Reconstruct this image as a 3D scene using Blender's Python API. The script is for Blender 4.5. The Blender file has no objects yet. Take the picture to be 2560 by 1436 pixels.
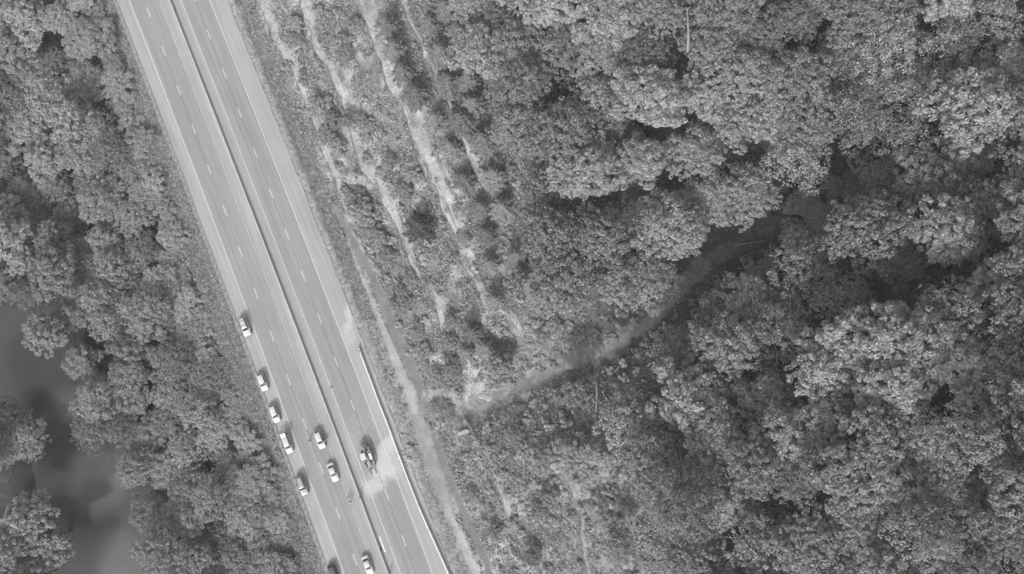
import bpy, bmesh, math, random
import numpy as np
from mathutils import Vector, Matrix

SC = bpy.context.scene
COL = SC.collection
# ------------------------------------------------------------------ camera
F_PX, TILT, DEPTH = 1971.0, math.radians(8.0), 205.0
CAM_H = DEPTH * math.cos(TILT)
cam_d = bpy.data.cameras.new('camera')
cam_d.sensor_width = 36.0
cam_d.lens = 36.0 * F_PX / 2560.0
cam_d.clip_start, cam_d.clip_end = 1.0, 2000.0
cam = bpy.data.objects.new('camera', cam_d)
cam.location = (0, 0, CAM_H)
cam.rotation_euler = (TILT, 0, 0)
COL.objects.link(cam)
SC.camera = cam
# ------------------------------------------------------------------ sky, sun, exposure
SUN_EL = math.radians(36.0)
SH = np.array([0.22, 0.975]); SH /= np.linalg.norm(SH)        # direction shadows fall
sun_to = Vector((-SH[0]*math.cos(SUN_EL), -SH[1]*math.cos(SUN_EL), math.sin(SUN_EL)))
W = bpy.data.worlds.new('World'); SC.world = W; W.use_nodes = True
nt = W.node_tree; nt.nodes.clear()
sky = nt.nodes.new('ShaderNodeTexSky'); sky.sky_type = 'NISHITA'; sky.sun_disc = False
sky.sun_elevation = SUN_EL
sky.sun_rotation = math.atan2(sun_to.x, sun_to.y)
sky.air_density = 3.0; sky.dust_density = 5.0
bw = nt.nodes.new('ShaderNodeRGBToBW')                         # monochrome photograph
bg = nt.nodes.new('ShaderNodeBackground'); bg.inputs[1].default_value = 0.15
wo = nt.nodes.new('ShaderNodeOutputWorld')
nt.links.new(sky.outputs[0], bw.inputs[0]); nt.links.new(bw.outputs[0], bg.inputs[0]); nt.links.new(bg.outputs[0], wo.inputs[0])
sd = bpy.data.lights.new('sun', 'SUN'); sd.energy = 2.0; sd.angle = math.radians(2.0); sd.color = (1, 1, 1)
so = bpy.data.objects.new('sun', sd); so.rotation_euler = sun_to.to_track_quat('Z', 'Y').to_euler(); so.location = (0, 0, 120)
COL.objects.link(so)
vs = SC.view_settings
vs.view_transform = 'Standard'; vs.look = 'None'; vs.gamma = 1.0; vs.use_curve_mapping = False
vs.exposure = 0.87
cy = SC.cycles
cy.max_bounces = 4; cy.diffuse_bounces = 3; cy.glossy_bounces = 2; cy.transmission_bounces = 3; cy.volume_bounces = 0
cy.use_adaptive_sampling = True; cy.adaptive_threshold = 0.03; cy.use_denoising = True
cy.time_limit = 900

rng = np.random.default_rng(7)
random.seed(7)
# ------------------------------------------------------------------ helpers
def ray(px, py):
    x = (px - 1280.0) / F_PX; y = (718.0 - py) / F_PX
    c, s = math.cos(TILT), math.sin(TILT)
    return np.array([x, y*c + s, y*s - c])
def P(px, py, z=0.0):
    d = ray(px, py); k = (CAM_H - z) / (-d[2])
    return d * k + np.array([0, 0, CAM_H])
def proj(x, y, z):
    c, s = math.cos(TILT), math.sin(TILT)
    zz = z - CAM_H
    xc, yc, dc = x, y*c + zz*s, y*s - zz*c
    return 1280 + F_PX*xc/dc, 718 - F_PX*yc/dc, dc
_perm = np.random.default_rng(3).random((256, 256))
def vnoise(x, y):
    xi = np.floor(x).astype(int); yi = np.floor(y).astype(int)
    fx = x - xi; fy = y - yi
    fx = fx*fx*(3-2*fx); fy = fy*fy*(3-2*fy)
    g = lambda a, b: _perm[a % 256, b % 256]
    return (g(xi, yi)*(1-fx) + g(xi+1, yi)*fx)*(1-fy) + (g(xi, yi+1)*(1-fx) + g(xi+1, yi+1)*fx)*fy
def fbm(x, y, o=4):
    r = 0; a = .5; t = 0
    for i in range(o):
        r = r + a*vnoise(x*2**i + 17.3*i, y*2**i + 5.1*i); t += a; a *= .5
    return r/t
def smooth(e0, e1, x):
    t = np.clip((x-e0)/(e1-e0), 0, 1); return t*t*(3-2*t)

# ---- road centre line (median barrier) from the photograph, on the plane z = 0
MED = [(426, 0), (548, 311), (615, 503), (716.5, 760), (778, 909), (811.6, 994), (853, 1113.5), (897.7, 1231.5), (969, 1436)]
_m = np.array([P(a, b)[:2] for a, b in MED])
CX = np.polyfit(_m[:, 1], _m[:, 0], 2)
def xc(y): return np.polyval(CX, y)
def dxc(y): return 2*CX[0]*y + CX[1]
def cosr(y): return 1/np.sqrt(1 + dxc(y)**2)
def road_s(x, y): return (x - xc(y)) * cosr(y)
def road_xy(s, y): return xc(y) + s / cosr(y), y
def road_dir(y):                                              # unit vector down-image along the road
    d = np.array([-dxc(y), -1.0]); return d/np.linalg.norm(d)
def road_head(y):
    d = road_dir(y); return math.atan2(d[1], d[0])

# ---- terrain
RAV = [(1085, 1012, .6), (1170, 1030, 3), (1310, 955, 7), (1500, 878, 12), (1620, 800, 16), (1760, 660, 21), (1930, 570, 26), (2110, 410, 32), (2480, 80, 44), (2760, -160, 54)]
_rv = np.array([P(a, b, z) for a, b, z in RAV])
WATER_Z = -13.5
def ravine(x, y):
    best = np.full(np.shape(x), 1e9); bed = np.zeros(np.shape(x)); side = np.zeros(np.shape(x)); tt = np.zeros(np.shape(x))
    for i in range(len(_rv)-1):
        a, b = _rv[i], _rv[i+1]; d = b[:2]-a[:2]; L2 = d @ d
        t = np.clip(((x-a[0])*d[0] + (y-a[1])*d[1])/L2, 0, 1)
        qx, qy = a[0]+t*d[0], a[1]+t*d[1]
        r = np.hypot(x-qx, y-qy)
        m = r < best
        best = np.where(m, r, best); bed = np.where(m, a[2]+t*(b[2]-a[2]), bed); tt = np.where(m, i+t, tt)
        side = np.where(m, np.sign(d[0]*(y-a[1]) - d[1]*(x-a[0])), side)
    return best, bed, side, tt
def smin(a, b, k):
    h = np.clip(.5 + .5*(b-a)/k, 0, 1); return b*(1-h) + a*h - k*h*(1-h)
def z_base(x, y):
    x = np.asarray(x, float); y = np.asarray(y, float)
    s = road_s(x, y)
    d = np.maximum(-s - 15.2, 0)
    n1 = fbm(x*.12+40, y*.12+9) - .5
    zl = -.10*np.minimum(d, 4.5) - .75*np.maximum(d-4.5, 0)
    zl = np.maximum(zl, -17.0) + n1*1.6*np.clip(d/8, 0, 1)
    isl = P(-60, 1270, -12); e = np.hypot((x-isl[0])/15., (y-isl[1])/24.)
    zl = np.maximum(zl, -17 + 6.5*smooth(1.25, .75, e))
    zr = np.interp(s, [13, 15, 17.5, 20, 26, 30, 45, 70, 120, 220, 330], [-.12, 0, -.25, .1, 2.2, 4.2, 13.5, 25, 46, 74, 90])
    rb, bed, side, tt = ravine(x, y)
    n2 = fbm(x*.09+3, y*.09+77) - .5
    zr = np.where(side < 0, np.interp(s, [13, 15, 17.5, 20, 26, 30, 45, 70, 120, 220, 330], [-.12, 0, -.25, .1, 2.2, 4.2, 13.5, 30, 68, 120, 140]), zr)
    zr = zr + n2*4*np.clip((s-26)/20, 0, 1)
    dd_ = np.maximum(rb-1.2, 0)
    zv = bed + np.where(side > 0, .50*dd_, .5*np.minimum(dd_, 13) + .98*np.maximum(dd_-13, 0)) + n2*2.0*np.clip(rb/15, 0, 1)
    zv = np.where(side > 0, zv, np.minimum(zv, bed + 80))
    shade_ridge = 85*smooth(0, 50, np.maximum(-y-42, 0))*smooth(55, 95, s)  # unseen hill below the frame, added to shade the lower right wood
    zr2 = smin(zr, zv, 2.0) + shade_ridge
    zr = np.where(s > 22, zr2, zr + (zr2-zr)*np.clip((s-18)/4, 0, 1))
    return np.where(s < -14.2, zl, np.where(s > 15, zr, -.12))
GX0, GY0, GST = -175., -115., .7
GXS, GYS = np.arange(GX0, 235, GST), np.arange(GY0, 165, GST)
def make_lookup(zfun):
    gx, gy = np.meshgrid(GXS, GYS); G = zfun(gx, gy); ny, nx = G.shape
    def look(x, y):
        fx = min(max((x-GX0)/GST, 0), nx-1.001); fy = min(max((y-GY0)/GST, 0), ny-1.001)
        i, j = int(fx), int(fy); u, v = fx-i, fy-j
        return float((G[j, i]*(1-u) + G[j, i+1]*u)*(1-v) + (G[j+1, i]*(1-u) + G[j+1, i+1]*u)*v)
    return look
Z_LOOK = [make_lookup(z_base)]
def hit(px, py, h=0.0, zfun=None):                            # where the line of sight meets the ground (raised by h)
    d = ray(px, py); L = Z_LOOK[-1]; k0 = k1 = (CAM_H-150)/(-d[2]); g0 = 1.
    end = (CAM_H+25)/(-d[2])
    while k1 < end:
        g = CAM_H + d[2]*k1 - L(d[0]*k1, d[1]*k1) - h
        if g <= 0: break
        k0, g0 = k1, g; k1 += 2.0
    for _ in range(14):
        km = (k0+k1)/2
        if CAM_H + d[2]*km - L(d[0]*km, d[1]*km) - h > 0: k0 = km
        else: k1 = km
    x, y = d[0]*k1, d[1]*k1
    return np.array([x, y, L(x, y)])
# ---- rock ledges and benches of the cutting: (px, py) lines, width in px
LEDGE = {
 'A': ([(640, -20), (647, 10), (660, 43), (677, 77), (693, 110), (713, 144), (733, 180), (754, 227), (772, 270), (797, 334), (810, 384), (830, 430), (848, 500), (862, 550)], .9, [1.5, 1.5, 1.8, 2.2, 1.6, 1.8, 2.0, 1.7, 1.2, 1.7, 1.4, 1.3, 1.6, .6]),
 'B': ([(744, -20), (750, 0), (764, 60), (784, 87), (790, 127), (810, 157), (840, 214), (867, 277), (887, 361), (905, 425), (925, 455), (950, 490), (974, 532), (998, 581), (1023, 637), (1040, 689), (1062, 713), (1085, 752), (1103, 818), (1113, 860)], 1.5, [3.5, 3.5, 2.4, 1.4, 1.4, 2.2, 3.2, 2.4, 1.6, 2.4, 2.6, 3.4, 3.0, 2.2, 1.5, .8, 1.2, 2.0, 2.2, 1.2]),
 'C': ([(868, -20), (880, 0), (907, 43), (928, 84), (945, 134), (960, 187), (980, 234), (1012, 267), (1026, 321), (1042, 378), (1062, 430), (1088, 475), (1110, 530), (1140, 590), (1155, 650), (1178, 690), (1212, 762), (1262, 786), (1294, 822), (1326, 830)], 2.0, [5, 5, 5.5, 4.4, 4.4, 4.6, 4.4, 3.4, 4.2, 5.2, 4.8, 3.6, 2.6, 3.0, 3.2, 1.4, 2.2, 2.0, 1.8, .6]),
 'D': ([(1000, -20), (1003, 0), (1012, 33), (1030, 74), (1054, 100), (1066, 150), (1087, 190), (1120, 247), (1133, 284), (1158, 350), (1178, 405), (1192, 440), (1214, 487)], 1.8, [.9, .9, .8, .7, 1.4, 1.2, .6, .9, .6, .4, 1.5, 1.5, .6]),
 'E': ([(1262, 600), (1287, 623), (1298, 651), (1308, 692), (1336, 734), (1350, 760)], 2.2, [1.8, 1.6, 1.0, .7, .5, .2]),
 'G': ([(1160, 1040), (1185, 1095), (1215, 1140), (1240, 1205), (1262, 1270), (1300, 1340), (1345, 1400), (1372, 1450)], 1.3, [.8, .9, 1.8, 2.2, .9, .9, 1.8, .8]),
 'H': ([(1380, 1140), (1412, 1195), (1432, 1235), (1448, 1275), (1455, 1330), (1475, 1450)], 1.4, [.8, 1.8, 1.5, .7, .6, .6]),
 'I': ([(1540, 1180), (1550, 1250), (1575, 1310), (1610, 1440)], 2.2, [.6, .7, .8, .5]),
}
def line_sy(pts):
    w = np.array([hit(a, b, 0, z_base) for a, b in pts])
    s = road_s(w[:, 0], w[:, 1]); y = w[:, 1]; o = np.argsort(y)
    return y[o], s[o], o
LSY = {}
for k, (pts, h, wd) in LEDGE.items():
    y, s, o = line_sy(pts); LSY[k] = (y, s, h, np.array(wd)[o])
def ledge_ds(k, s, y):
    Y, S, h, wd = LSY[k]
    wob = (fbm(y*.35 + ord(k), y*0+3.3) - .5)*1.6
    return s - (np.interp(y, Y, S) + wob), smooth(Y[0]-2, Y[0]+2, y)*(1-smooth(Y[-1]-2, Y[-1]+2, y)), h, np.interp(y, Y, wd)
def zf(x, y):
    x = np.asarray(x, float); y = np.asarray(y, float)
    z = z_base(x, y); s = road_s(x, y)
    for k in LEDGE:
        ds, m, h, wd = ledge_ds(k, s, y)
        hh = h*(.55 + .9*fbm(x*.2+ord(k), y*.2))
        z = z + m*hh*np.where(ds < 0, smooth(-.45, 0, ds), np.exp(-np.maximum(ds, 0)/(1.2+wd)))
    return z
Z_LOOK.append(make_lookup(zf))
def strip(pts, widths):
    w = np.array([hit(a, b, 0, zf) for a, b in pts]); y = w[:, 1]; o = np.argsort(y)
    return y[o], road_s(w[:, 0], w[:, 1])[o], np.array(widths)[o]*.037
K1 = strip([(868, 600), (880, 630), (904, 689), (922, 731), (942, 785), (957, 822), (972, 857), (988, 900), (1006, 940), (1026, 984), (1036, 1020)], [2, 7, 11, 16, 17, 18, 22, 30, 34, 38, 34])
K2 = strip([(1034, 1010), (1042, 1043), (1059, 1093), (1078, 1146), (1099, 1212), (1122, 1275), (1128, 1300)], [36, 40, 42, 42, 34, 30, 24])
K3 = strip([(1118, 1270), (1128, 1296), (1159, 1358), (1185, 1424), (1198, 1460)], [20, 20, 24, 27, 28])
KD = strip([(840, 530), (868, 575), (904, 640), (946, 725), (968, 783), (996, 850), (1022, 906), (1044, 955), (1062, 1010)], [18, 26, 26, 28, 30, 36, 34, 30, 18])
KE = strip([(1085, 1100), (1115, 1180), (1150, 1260), (1180, 1330), (1212, 1400), (1235, 1460)], [14, 22, 24, 26, 24, 20])
def in_strip(K, s, y, jx):
    Y, S, Wd = K
    d = np.abs(s - np.interp(y, Y, S)) - np.interp(y, Y, Wd) + jx
    return smooth(.35, -.25, d)*((y > Y[0]-1.5) & (y < Y[-1]+1.5))

# ---- materials
def material(name, build):
    m = bpy.data.materials.new(name); m.use_nodes = True
    n = m.node_tree.nodes; l = m.node_tree.links
    b = n['Principled BSDF']; b.inputs['Specular IOR Level'].default_value = .25
    build(n, l, b); return m
def grey(n, l, src, lo, hi, a=0., c=1.):
    r = n.new('ShaderNodeMapRange'); r.inputs[1].default_value = a; r.inputs[2].default_value = c
    r.inputs[3].default_value = lo; r.inputs[4].default_value = hi; l.new(src, r.inputs[0]); return r.outputs[0]
def math_n(n, l, op, a, b):
    m = n.new('ShaderNodeMath'); m.operation = op
    for i, v in enumerate((a, b)):
        if isinstance(v, (int, float)): m.inputs[i].default_value = v
        else: l.new(v, m.inputs[i])
    return m.outputs[0]
def noise(n, l, scale, detail=4, rough=.6, vec=None):
    t = n.new('ShaderNodeTexNoise'); t.inputs['Scale'].default_value = scale; t.inputs['Detail'].default_value = detail; t.inputs['Roughness'].default_value = rough
    if vec is None:
        c = n.new('ShaderNodeTexCoord'); vec = c.outputs['Object']
    l.new(vec, t.inputs['Vector']); return t.outputs[0]
def plain(name, val, rough=.6, metal=0., var=.12, scale=6., spec=.3, coat=0.):
    def f(n, l, b):
        v = grey(n, l, noise(n, l, scale), val*(1-var), val*(1+var), .3, .7)
        l.new(v, b.inputs['Base Color']); b.inputs['Roughness'].default_value = rough; b.inputs['Metallic'].default_value = metal
        b.inputs['Specular IOR Level'].default_value = spec; b.inputs['Coat Weight'].default_value = coat
    return material(name, f)
def m_ground(n, l, b):
    a = n.new('ShaderNodeAttribute'); a.attribute_name = 'tone'
    g = n.new('ShaderNodeAttribute'); g.attribute_name = 'grain'
    f1 = grey(n, l, noise(n, l, 1.1, 7, .75), .45, 1.55, .32, .68)
    f2 = grey(n, l, noise(n, l, .35, 4, .6), .82, 1.2, .3, .7)
    k = math_n(n, l, 'ADD', math_n(n, l, 'MULTIPLY', math_n(n, l, 'SUBTRACT', f1, 1.), g.outputs['Fac']), 1.)
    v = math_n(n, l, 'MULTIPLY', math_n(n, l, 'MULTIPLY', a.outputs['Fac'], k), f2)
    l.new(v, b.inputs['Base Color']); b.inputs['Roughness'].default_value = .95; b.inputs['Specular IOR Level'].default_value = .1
    bp = n.new('ShaderNodeBump'); bp.inputs['Strength'].default_value = .7; bp.inputs['Distance'].default_value = .25
    l.new(noise(n, l, 2.2, 6, .7), bp.inputs['Height']); l.new(bp.outputs[0], b.inputs['Normal'])
M_GROUND = material('ground_cover', m_ground)
def m_road(n, l, b):
    a = n.new('ShaderNodeAttribute'); a.attribute_name = 'tone'
    d = n.new('ShaderNodeAttribute'); d.attribute_name = 'dust'
    sv = n.new('ShaderNodeAttribute'); sv.attribute_name = 'sv'
    mp = n.new('ShaderNodeMapping'); mp.inputs['Scale'].default_value = (1.6, .035, 1); l.new(sv.outputs['Vector'], mp.inputs['Vector'])
    st = grey(n, l, noise(n, l, 1., 3, .5, mp.outputs[0]), .88, 1.10, .3, .7)
    fi = grey(n, l, noise(n, l, 5., 5, .7), .93, 1.07, .3, .7)
    bl = grey(n, l, noise(n, l, .12, 3, .5), .95, 1.05, .3, .7)
    v = math_n(n, l, 'MULTIPLY', math_n(n, l, 'MULTIPLY', a.outputs['Fac'], st), math_n(n, l, 'MULTIPLY', fi, bl))
    dn = grey(n, l, noise(n, l, 1.6, 12, .78), 0., 1., .36, .64)
    dk = math_n(n, l, 'SUBTRACT', math_n(n, l, 'MULTIPLY', d.outputs['Fac'], 1.7), math_n(n, l, 'MULTIPLY', dn, .8))
    dc = n.new('ShaderNodeClamp'); l.new(dk, dc.inputs[0])
    mx = n.new('ShaderNodeMix'); l.new(dc.outputs[0], mx.inputs[0]); l.new(v, mx.inputs[2]); mx.inputs[3].default_value = .35
    l.new(mx.outputs[0], b.inputs['Base Color']); b.inputs['Roughness'].default_value = .85; b.inputs['Specular IOR Level'].default_value = .15
M_ROAD = material('asphalt', m_road)
def m_paint(lo, hi, name):
    def f(n, l, b):
        v = grey(n, l, noise(n, l, 1.3, 6, .75), .21, .41, lo, hi)
        l.new(v, b.inputs['Base Color']); b.inputs['Roughness'].default_value = .7
    return material(name, f)
M_PAINT = m_paint(.33, .47, 'white_road_paint'); M_PAINT_WORN = m_paint(.42, .62, 'worn_road_paint')
M_CRACK = plain('crack_sealant', .06, .8)
M_CONC = plain('barrier_concrete', .36, .9, var=.14, scale=1.2)
M_CONC2 = plain('pale_barrier_concrete', .50, .9, var=.12, scale=1.5)
M_STEEL = plain('galvanised_steel', .34, .5, .35, var=.1, scale=2)
M_WOODPOST = plain('guardrail_post', .16, .9)
def m_water(n, l, b):
    c = noise(n, l, .03, 3, .5)
    a = n.new('ShaderNodeAttribute'); a.attribute_name = 'silt'
    v = math_n(n, l, 'ADD', math_n(n, l, 'MULTIPLY', a.outputs['Fac'], .05), grey(n, l, c, .022, .034, .35, .65))
    l.new(v, b.inputs['Base Color']); b.inputs['Roughness'].default_value = .18; b.inputs['Specular IOR Level'].default_value = .6
    bp = n.new('ShaderNodeBump'); bp.inputs['Strength'].default_value = .35; bp.inputs['Distance'].default_value = .12
    l.new(noise(n, l, .9, 4, .6), bp.inputs['Height']); l.new(bp.outputs[0], b.inputs['Normal'])
M_WATER = material('murky_river_water', m_water)
def m_leaf(val, trans):
    def f(n, l, b):
        oi = n.new('ShaderNodeObjectInfo'); a = n.new('ShaderNodeAttribute'); a.attribute_name = 'leaf'
        v = math_n(n, l, 'MULTIPLY', grey(n, l, oi.outputs['Random'], val*.74, val*1.26), grey(n, l, a.outputs['Fac'], .6, 1.4))
        l.new(v, b.inputs['Base Color']); b.inputs['Roughness'].default_value = .65; b.inputs['Specular IOR Level'].default_value = .2
        tr = n.new('ShaderNodeBsdfTranslucent'); l.new(v, tr.inputs[0])
        mx = n.new('ShaderNodeMixShader'); mx.inputs[0].default_value = trans
        l.new(b.outputs[0], mx.inputs[1]); l.new(tr.outputs[0], mx.inputs[2])
        l.new(mx.outputs[0], n['Material Output'].inputs[0])
    return f
M_LEAF = material('broad_leaves', m_leaf(.265, .42))
M_LEAF_S = material('shrub_leaves', m_leaf(.28, .3))
M_NEEDLE = material('pine_needles', m_leaf(.24, .25))
M_GRASS = material('grass_blades', m_leaf(.25, .3))
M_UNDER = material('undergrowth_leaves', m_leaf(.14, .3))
M_BARK = plain('bark', .10, .95, var=.3, scale=3)
M_PALE = plain('pale_bare_wood', .17, .9, var=.25, scale=3)
M_ROCK = plain('rock', .18, .95, var=.3, scale=1.2)
M_ROCKP = plain('pale_rock', .24, .95, var=.15, scale=1.2)
M_WHITE = plain('white_car_paint', .40, .3, var=.02, spec=.5, coat=.4)
M_SILVER = plain('silver_car_paint', .26, .35, .1, var=.03, spec=.5, coat=.4)
M_DARKP = plain('dark_car_paint', .06, .3, var=.05, spec=.5, coat=.4)
M_GLASS = plain('tinted_glass', .025, .06, var=.02, spec=.6)
M_TYRE = plain('tyre_rubber', .03, .9)
M_RIM = plain('wheel_rim', .5, .35, .7, var=.04)
M_LAMP = plain('lamp_lens', .4, .15, var=.02, spec=.6)
M_BLACK = plain('black_plastic', .035, .6)
M_MACH = plain('machine_paint', .20, .5, var=.15, scale=3)
M_MACHD = plain('dark_steel', .08, .6, var=.2, scale=3)
M_SKIN = plain('skin', .35, .6, var=.05); M_HAIR = plain('hair', .03, .7)
M_SHIRTW = plain('white_cloth', .42, .9, var=.06); M_SHIRTG = plain('grey_cloth', .30, .9); M_SHIRTD = plain('dark_cloth', .05, .9)
M_TROU = plain('dark_trousers', .05, .9); M_TROUG = plain('grey_trousers', .2, .9)
M_SIGN = plain('sign_face', .35, .5, var=.05)

# ---- mesh building
class MB:
    def __init__(s): s.v = []; s.f = []
    def add(s, vs_, fs): o = len(s.v); s.v += [tuple(map(float, q)) for q in vs_]; s.f += [tuple(i+o for i in q) for q in fs]; return s
    def box(s, c, d, top=1., rz=0.):
        x, y, z = [q/2 for q in d]; cr, sr = math.cos(rz), math.sin(rz); vv = []
        for k, t in ((-1, 1.), (1, top)):
            for a, b in ((-1, -1), (1, -1), (1, 1), (-1, 1)):
                X, Y = a*x*t, b*y*t; vv.append((c[0]+X*cr-Y*sr, c[1]+X*sr+Y*cr, c[2]+k*z))
        return s.add(vv, [(3, 2, 1, 0), (4, 5, 6, 7), (0, 1, 5, 4), (1, 2, 6, 5), (2, 3, 7, 6), (3, 0, 4, 7)])
    def tube(s, pts, rad, n=7, cap=True):
        pts = [Vector(p) for p in pts]; rad = rad if hasattr(rad, '__len__') else [rad]*len(pts)
        rings = []; up = Vector((0, 0, 1))
        for i, p in enumerate(pts):
            d = (pts[min(i+1, len(pts)-1)] - pts[max(i-1, 0)])
            d = d.normalized() if d.length > 1e-6 else Vector((0, 0, 1))
            u = d.cross(Vector((1, 0, 0)) if abs(d.x) < .8 else Vector((0, 1, 0))).normalized(); w = d.cross(u)
            rings.append([p + (u*math.cos(2*math.pi*k/n) + w*math.sin(2*math.pi*k/n))*rad[i] for k in range(n)])
        vv = [q for r in rings for q in r]; ff = []
        for i in range(len(rings)-1):
            for k in range(n):
                a, b = i*n+k, i*n+(k+1) % n; ff.append((a, b, b+n, a+n))
        if cap: ff.append(tuple(range(n-1, -1, -1))); ff.append(tuple((len(rings)-1)*n+k for k in range(n)))
        return s.add(vv, ff)
    def loft(s, rings, cap=True, closed=True):
        n = len(rings[0]); vv = [q for r in rings for q in r]; ff = []
        for i in range(len(rings)-1):
            for k in range(n if closed else n-1):
                a, b = i*n+k, i*n+(k+1) % n; ff.append((a, a+n, b+n, b))
        if cap and closed: ff.append(tuple(range(n))); ff.append(tuple((len(rings)-1)*n+k for k in range(n-1, -1, -1)))
        return s.add(vv, ff)
    def sphere(s, c, r, nu=8, nv=5):
        r = r if hasattr(r, '__len__') else (r, r, r); rings = []
        for i in range(1, nv):
            a = math.pi*i/nv; rings.append([(c[0]+r[0]*math.sin(a)*math.cos(2*math.pi*k/nu), c[1]+r[1]*math.sin(a)*math.sin(2*math.pi*k/nu), c[2]+r[2]*math.cos(a)) for k in range(nu)])
        return s.loft(rings)
    def mesh(s, name, mat, sm=False):
        me = bpy.data.meshes.new(name); me.from_pydata(s.v, [], s.f)
        bm = bmesh.new(); bm.from_mesh(me); bmesh.ops.recalc_face_normals(bm, faces=bm.faces); bm.to_mesh(me); bm.free()
        if mat: me.materials.append(mat)
        if sm: me.polygons.foreach_set('use_smooth', [True]*len(me.polygons))
        me.update(); return me
    def build(s, name, mat, parent=None, sm=False): return obj(name, s.mesh(name, mat, sm), parent)
def obj(name, data, parent=None, loc=None):
    o = bpy.data.objects.new(name, data); COL.objects.link(o)
    if parent: o.parent = parent
    if loc is not None: o.location = loc
    return o
def tag(o, label=None, cat=None, group=None, kind=None):
    if label: o['label'] = label
    if cat: o['category'] = cat
    if group: o['group'] = group
    if kind: o['kind'] = kind
    return o
def empty(name, loc, rz=0, label=None, cat=None, group=None, sc=1.):
    o = bpy.data.objects.new(name, None); COL.objects.link(o); o.location = loc; o.rotation_euler = (0, 0, rz); o.scale = (sc, sc, sc); o.empty_display_size = .3
    return tag(o, label, cat, group)
def np_mesh(name, V, Fq, mat, attrs=None, sm=False):
    me = bpy.data.meshes.new(name); k = Fq.shape[1]
    me.vertices.add(len(V)); me.vertices.foreach_set('co', np.ascontiguousarray(V, dtype=np.float32).ravel())
    me.loops.add(Fq.size); me.loops.foreach_set('vertex_index', np.ascontiguousarray(Fq, dtype=np.int32).ravel())
    me.polygons.add(len(Fq)); me.polygons.foreach_set('loop_start', np.arange(0, Fq.size, k, dtype=np.int32))
    if sm: me.polygons.foreach_set('use_smooth', np.ones(len(Fq), dtype=bool))
    me.update(calc_edges=True)
    for nm, (ty, arr) in (attrs or {}).items():
        a = me.attributes.new(nm, ty, 'POINT'); a.data.foreach_set('vector' if ty == 'FLOAT_VECTOR' else 'value', np.ascontiguousarray(arr, dtype=np.float32).ravel())
    me.materials.append(mat); return me
def grid_faces(ny, nx):
    i = np.arange(ny*nx).reshape(ny, nx)
    return np.stack([i[:-1, :-1], i[:-1, 1:], i[1:, 1:], i[1:, :-1]], -1).reshape(-1, 4)

# ================================================================== SETTING
YS = np.concatenate([np.arange(-150, -95, 4), np.arange(-95, 145, .45), np.arange(145, 215, 4)])
def ground_mesh():
    sv = np.concatenate([np.arange(-220, -80, 4), np.arange(-80, -15, 1.0), np.arange(-15, 15, 2.5), np.arange(15, 75, .32), np.arange(75, 200, 1.3), np.arange(200, 330, 6)])
    S, Y = np.meshgrid(sv, YS); X, _ = road_xy(S, Y)
    Z = zf(X, Y)
    px, py, dc = proj(X, Y, Z)
    n = fbm(X*.5, Y*.5); nb = fbm(X*.16+9, Y*.16+2); jx = (fbm(X*.8+50, Y*.8) - .5)*1.6
    rb, bed, side, tt = ravine(X, Y)
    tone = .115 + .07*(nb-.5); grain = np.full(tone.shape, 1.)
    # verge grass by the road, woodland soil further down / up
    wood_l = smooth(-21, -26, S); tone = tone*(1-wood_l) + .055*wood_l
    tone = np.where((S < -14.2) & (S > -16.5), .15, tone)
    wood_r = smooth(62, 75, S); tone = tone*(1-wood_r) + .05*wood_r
    # the cutting
    cut = smooth(15, 17, S)*(1-smooth(58, 72, S))
    patch = smooth(.50, .62, fbm(X*.22+31, Y*.22+8))
    tone = np.where(cut > 0, tone*(1-cut) + cut*(.14 + .09*patch*smooth(60, 40, S) + .04*(n-.5)), tone)
    verge = smooth(14, 15, S)*(1-smooth(20.5, 22, S)); vb = np.where(py > 800, .17, .12)
    tone = tone*(1-verge) + verge*(vb + .05*(n-.5))
    gut = smooth(14.2, 14.5, S)*(1-smooth(15.8, 16.6, S+jx*.6)); tone = tone*(1-gut) + .20*gut
    for k in LEDGE:
        ds, m, h, wd = ledge_ds(k, S, Y)
        st = fbm(S*.9+ord(k)*3, Y*.11+7, 5)                   # bedding runs along the road
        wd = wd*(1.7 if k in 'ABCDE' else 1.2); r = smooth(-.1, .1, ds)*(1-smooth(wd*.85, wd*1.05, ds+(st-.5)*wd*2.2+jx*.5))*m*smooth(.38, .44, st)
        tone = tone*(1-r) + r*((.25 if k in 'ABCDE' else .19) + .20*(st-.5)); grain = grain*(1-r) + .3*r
        fr = smooth(-.5, -.4, ds)*(1-smooth(-.1, .1, ds))*m; tone = tone*(1-fr) + .10*fr  # shadow line under each ledge drop, painted into the tone
    for K, tv in ((KD, .13), (KE, .125), (K2, .185), (K1, .225), (K3, .25)):
        q = in_strip(K, S, Y, jx*.75); tone = tone*(1-q) + tv*q; grain = grain*(1-q) + .18*q
    # eroded gully, fading upstream to woodland soil tone that stands in for deep shade
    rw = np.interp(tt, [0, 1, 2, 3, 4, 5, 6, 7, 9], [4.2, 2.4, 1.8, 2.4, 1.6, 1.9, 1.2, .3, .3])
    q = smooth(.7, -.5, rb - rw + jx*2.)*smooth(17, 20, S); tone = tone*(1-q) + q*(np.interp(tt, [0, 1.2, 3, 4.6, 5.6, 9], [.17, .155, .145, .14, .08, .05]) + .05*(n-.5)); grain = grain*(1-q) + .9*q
    V = np.stack([X, Y, Z], -1).reshape(-1, 3)
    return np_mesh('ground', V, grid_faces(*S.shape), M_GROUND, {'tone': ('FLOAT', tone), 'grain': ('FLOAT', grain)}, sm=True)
ground = tag(obj('ground', ground_mesh()), 'grassy and rocky hillside falling past the road to the river', None, None, 'structure')

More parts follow.
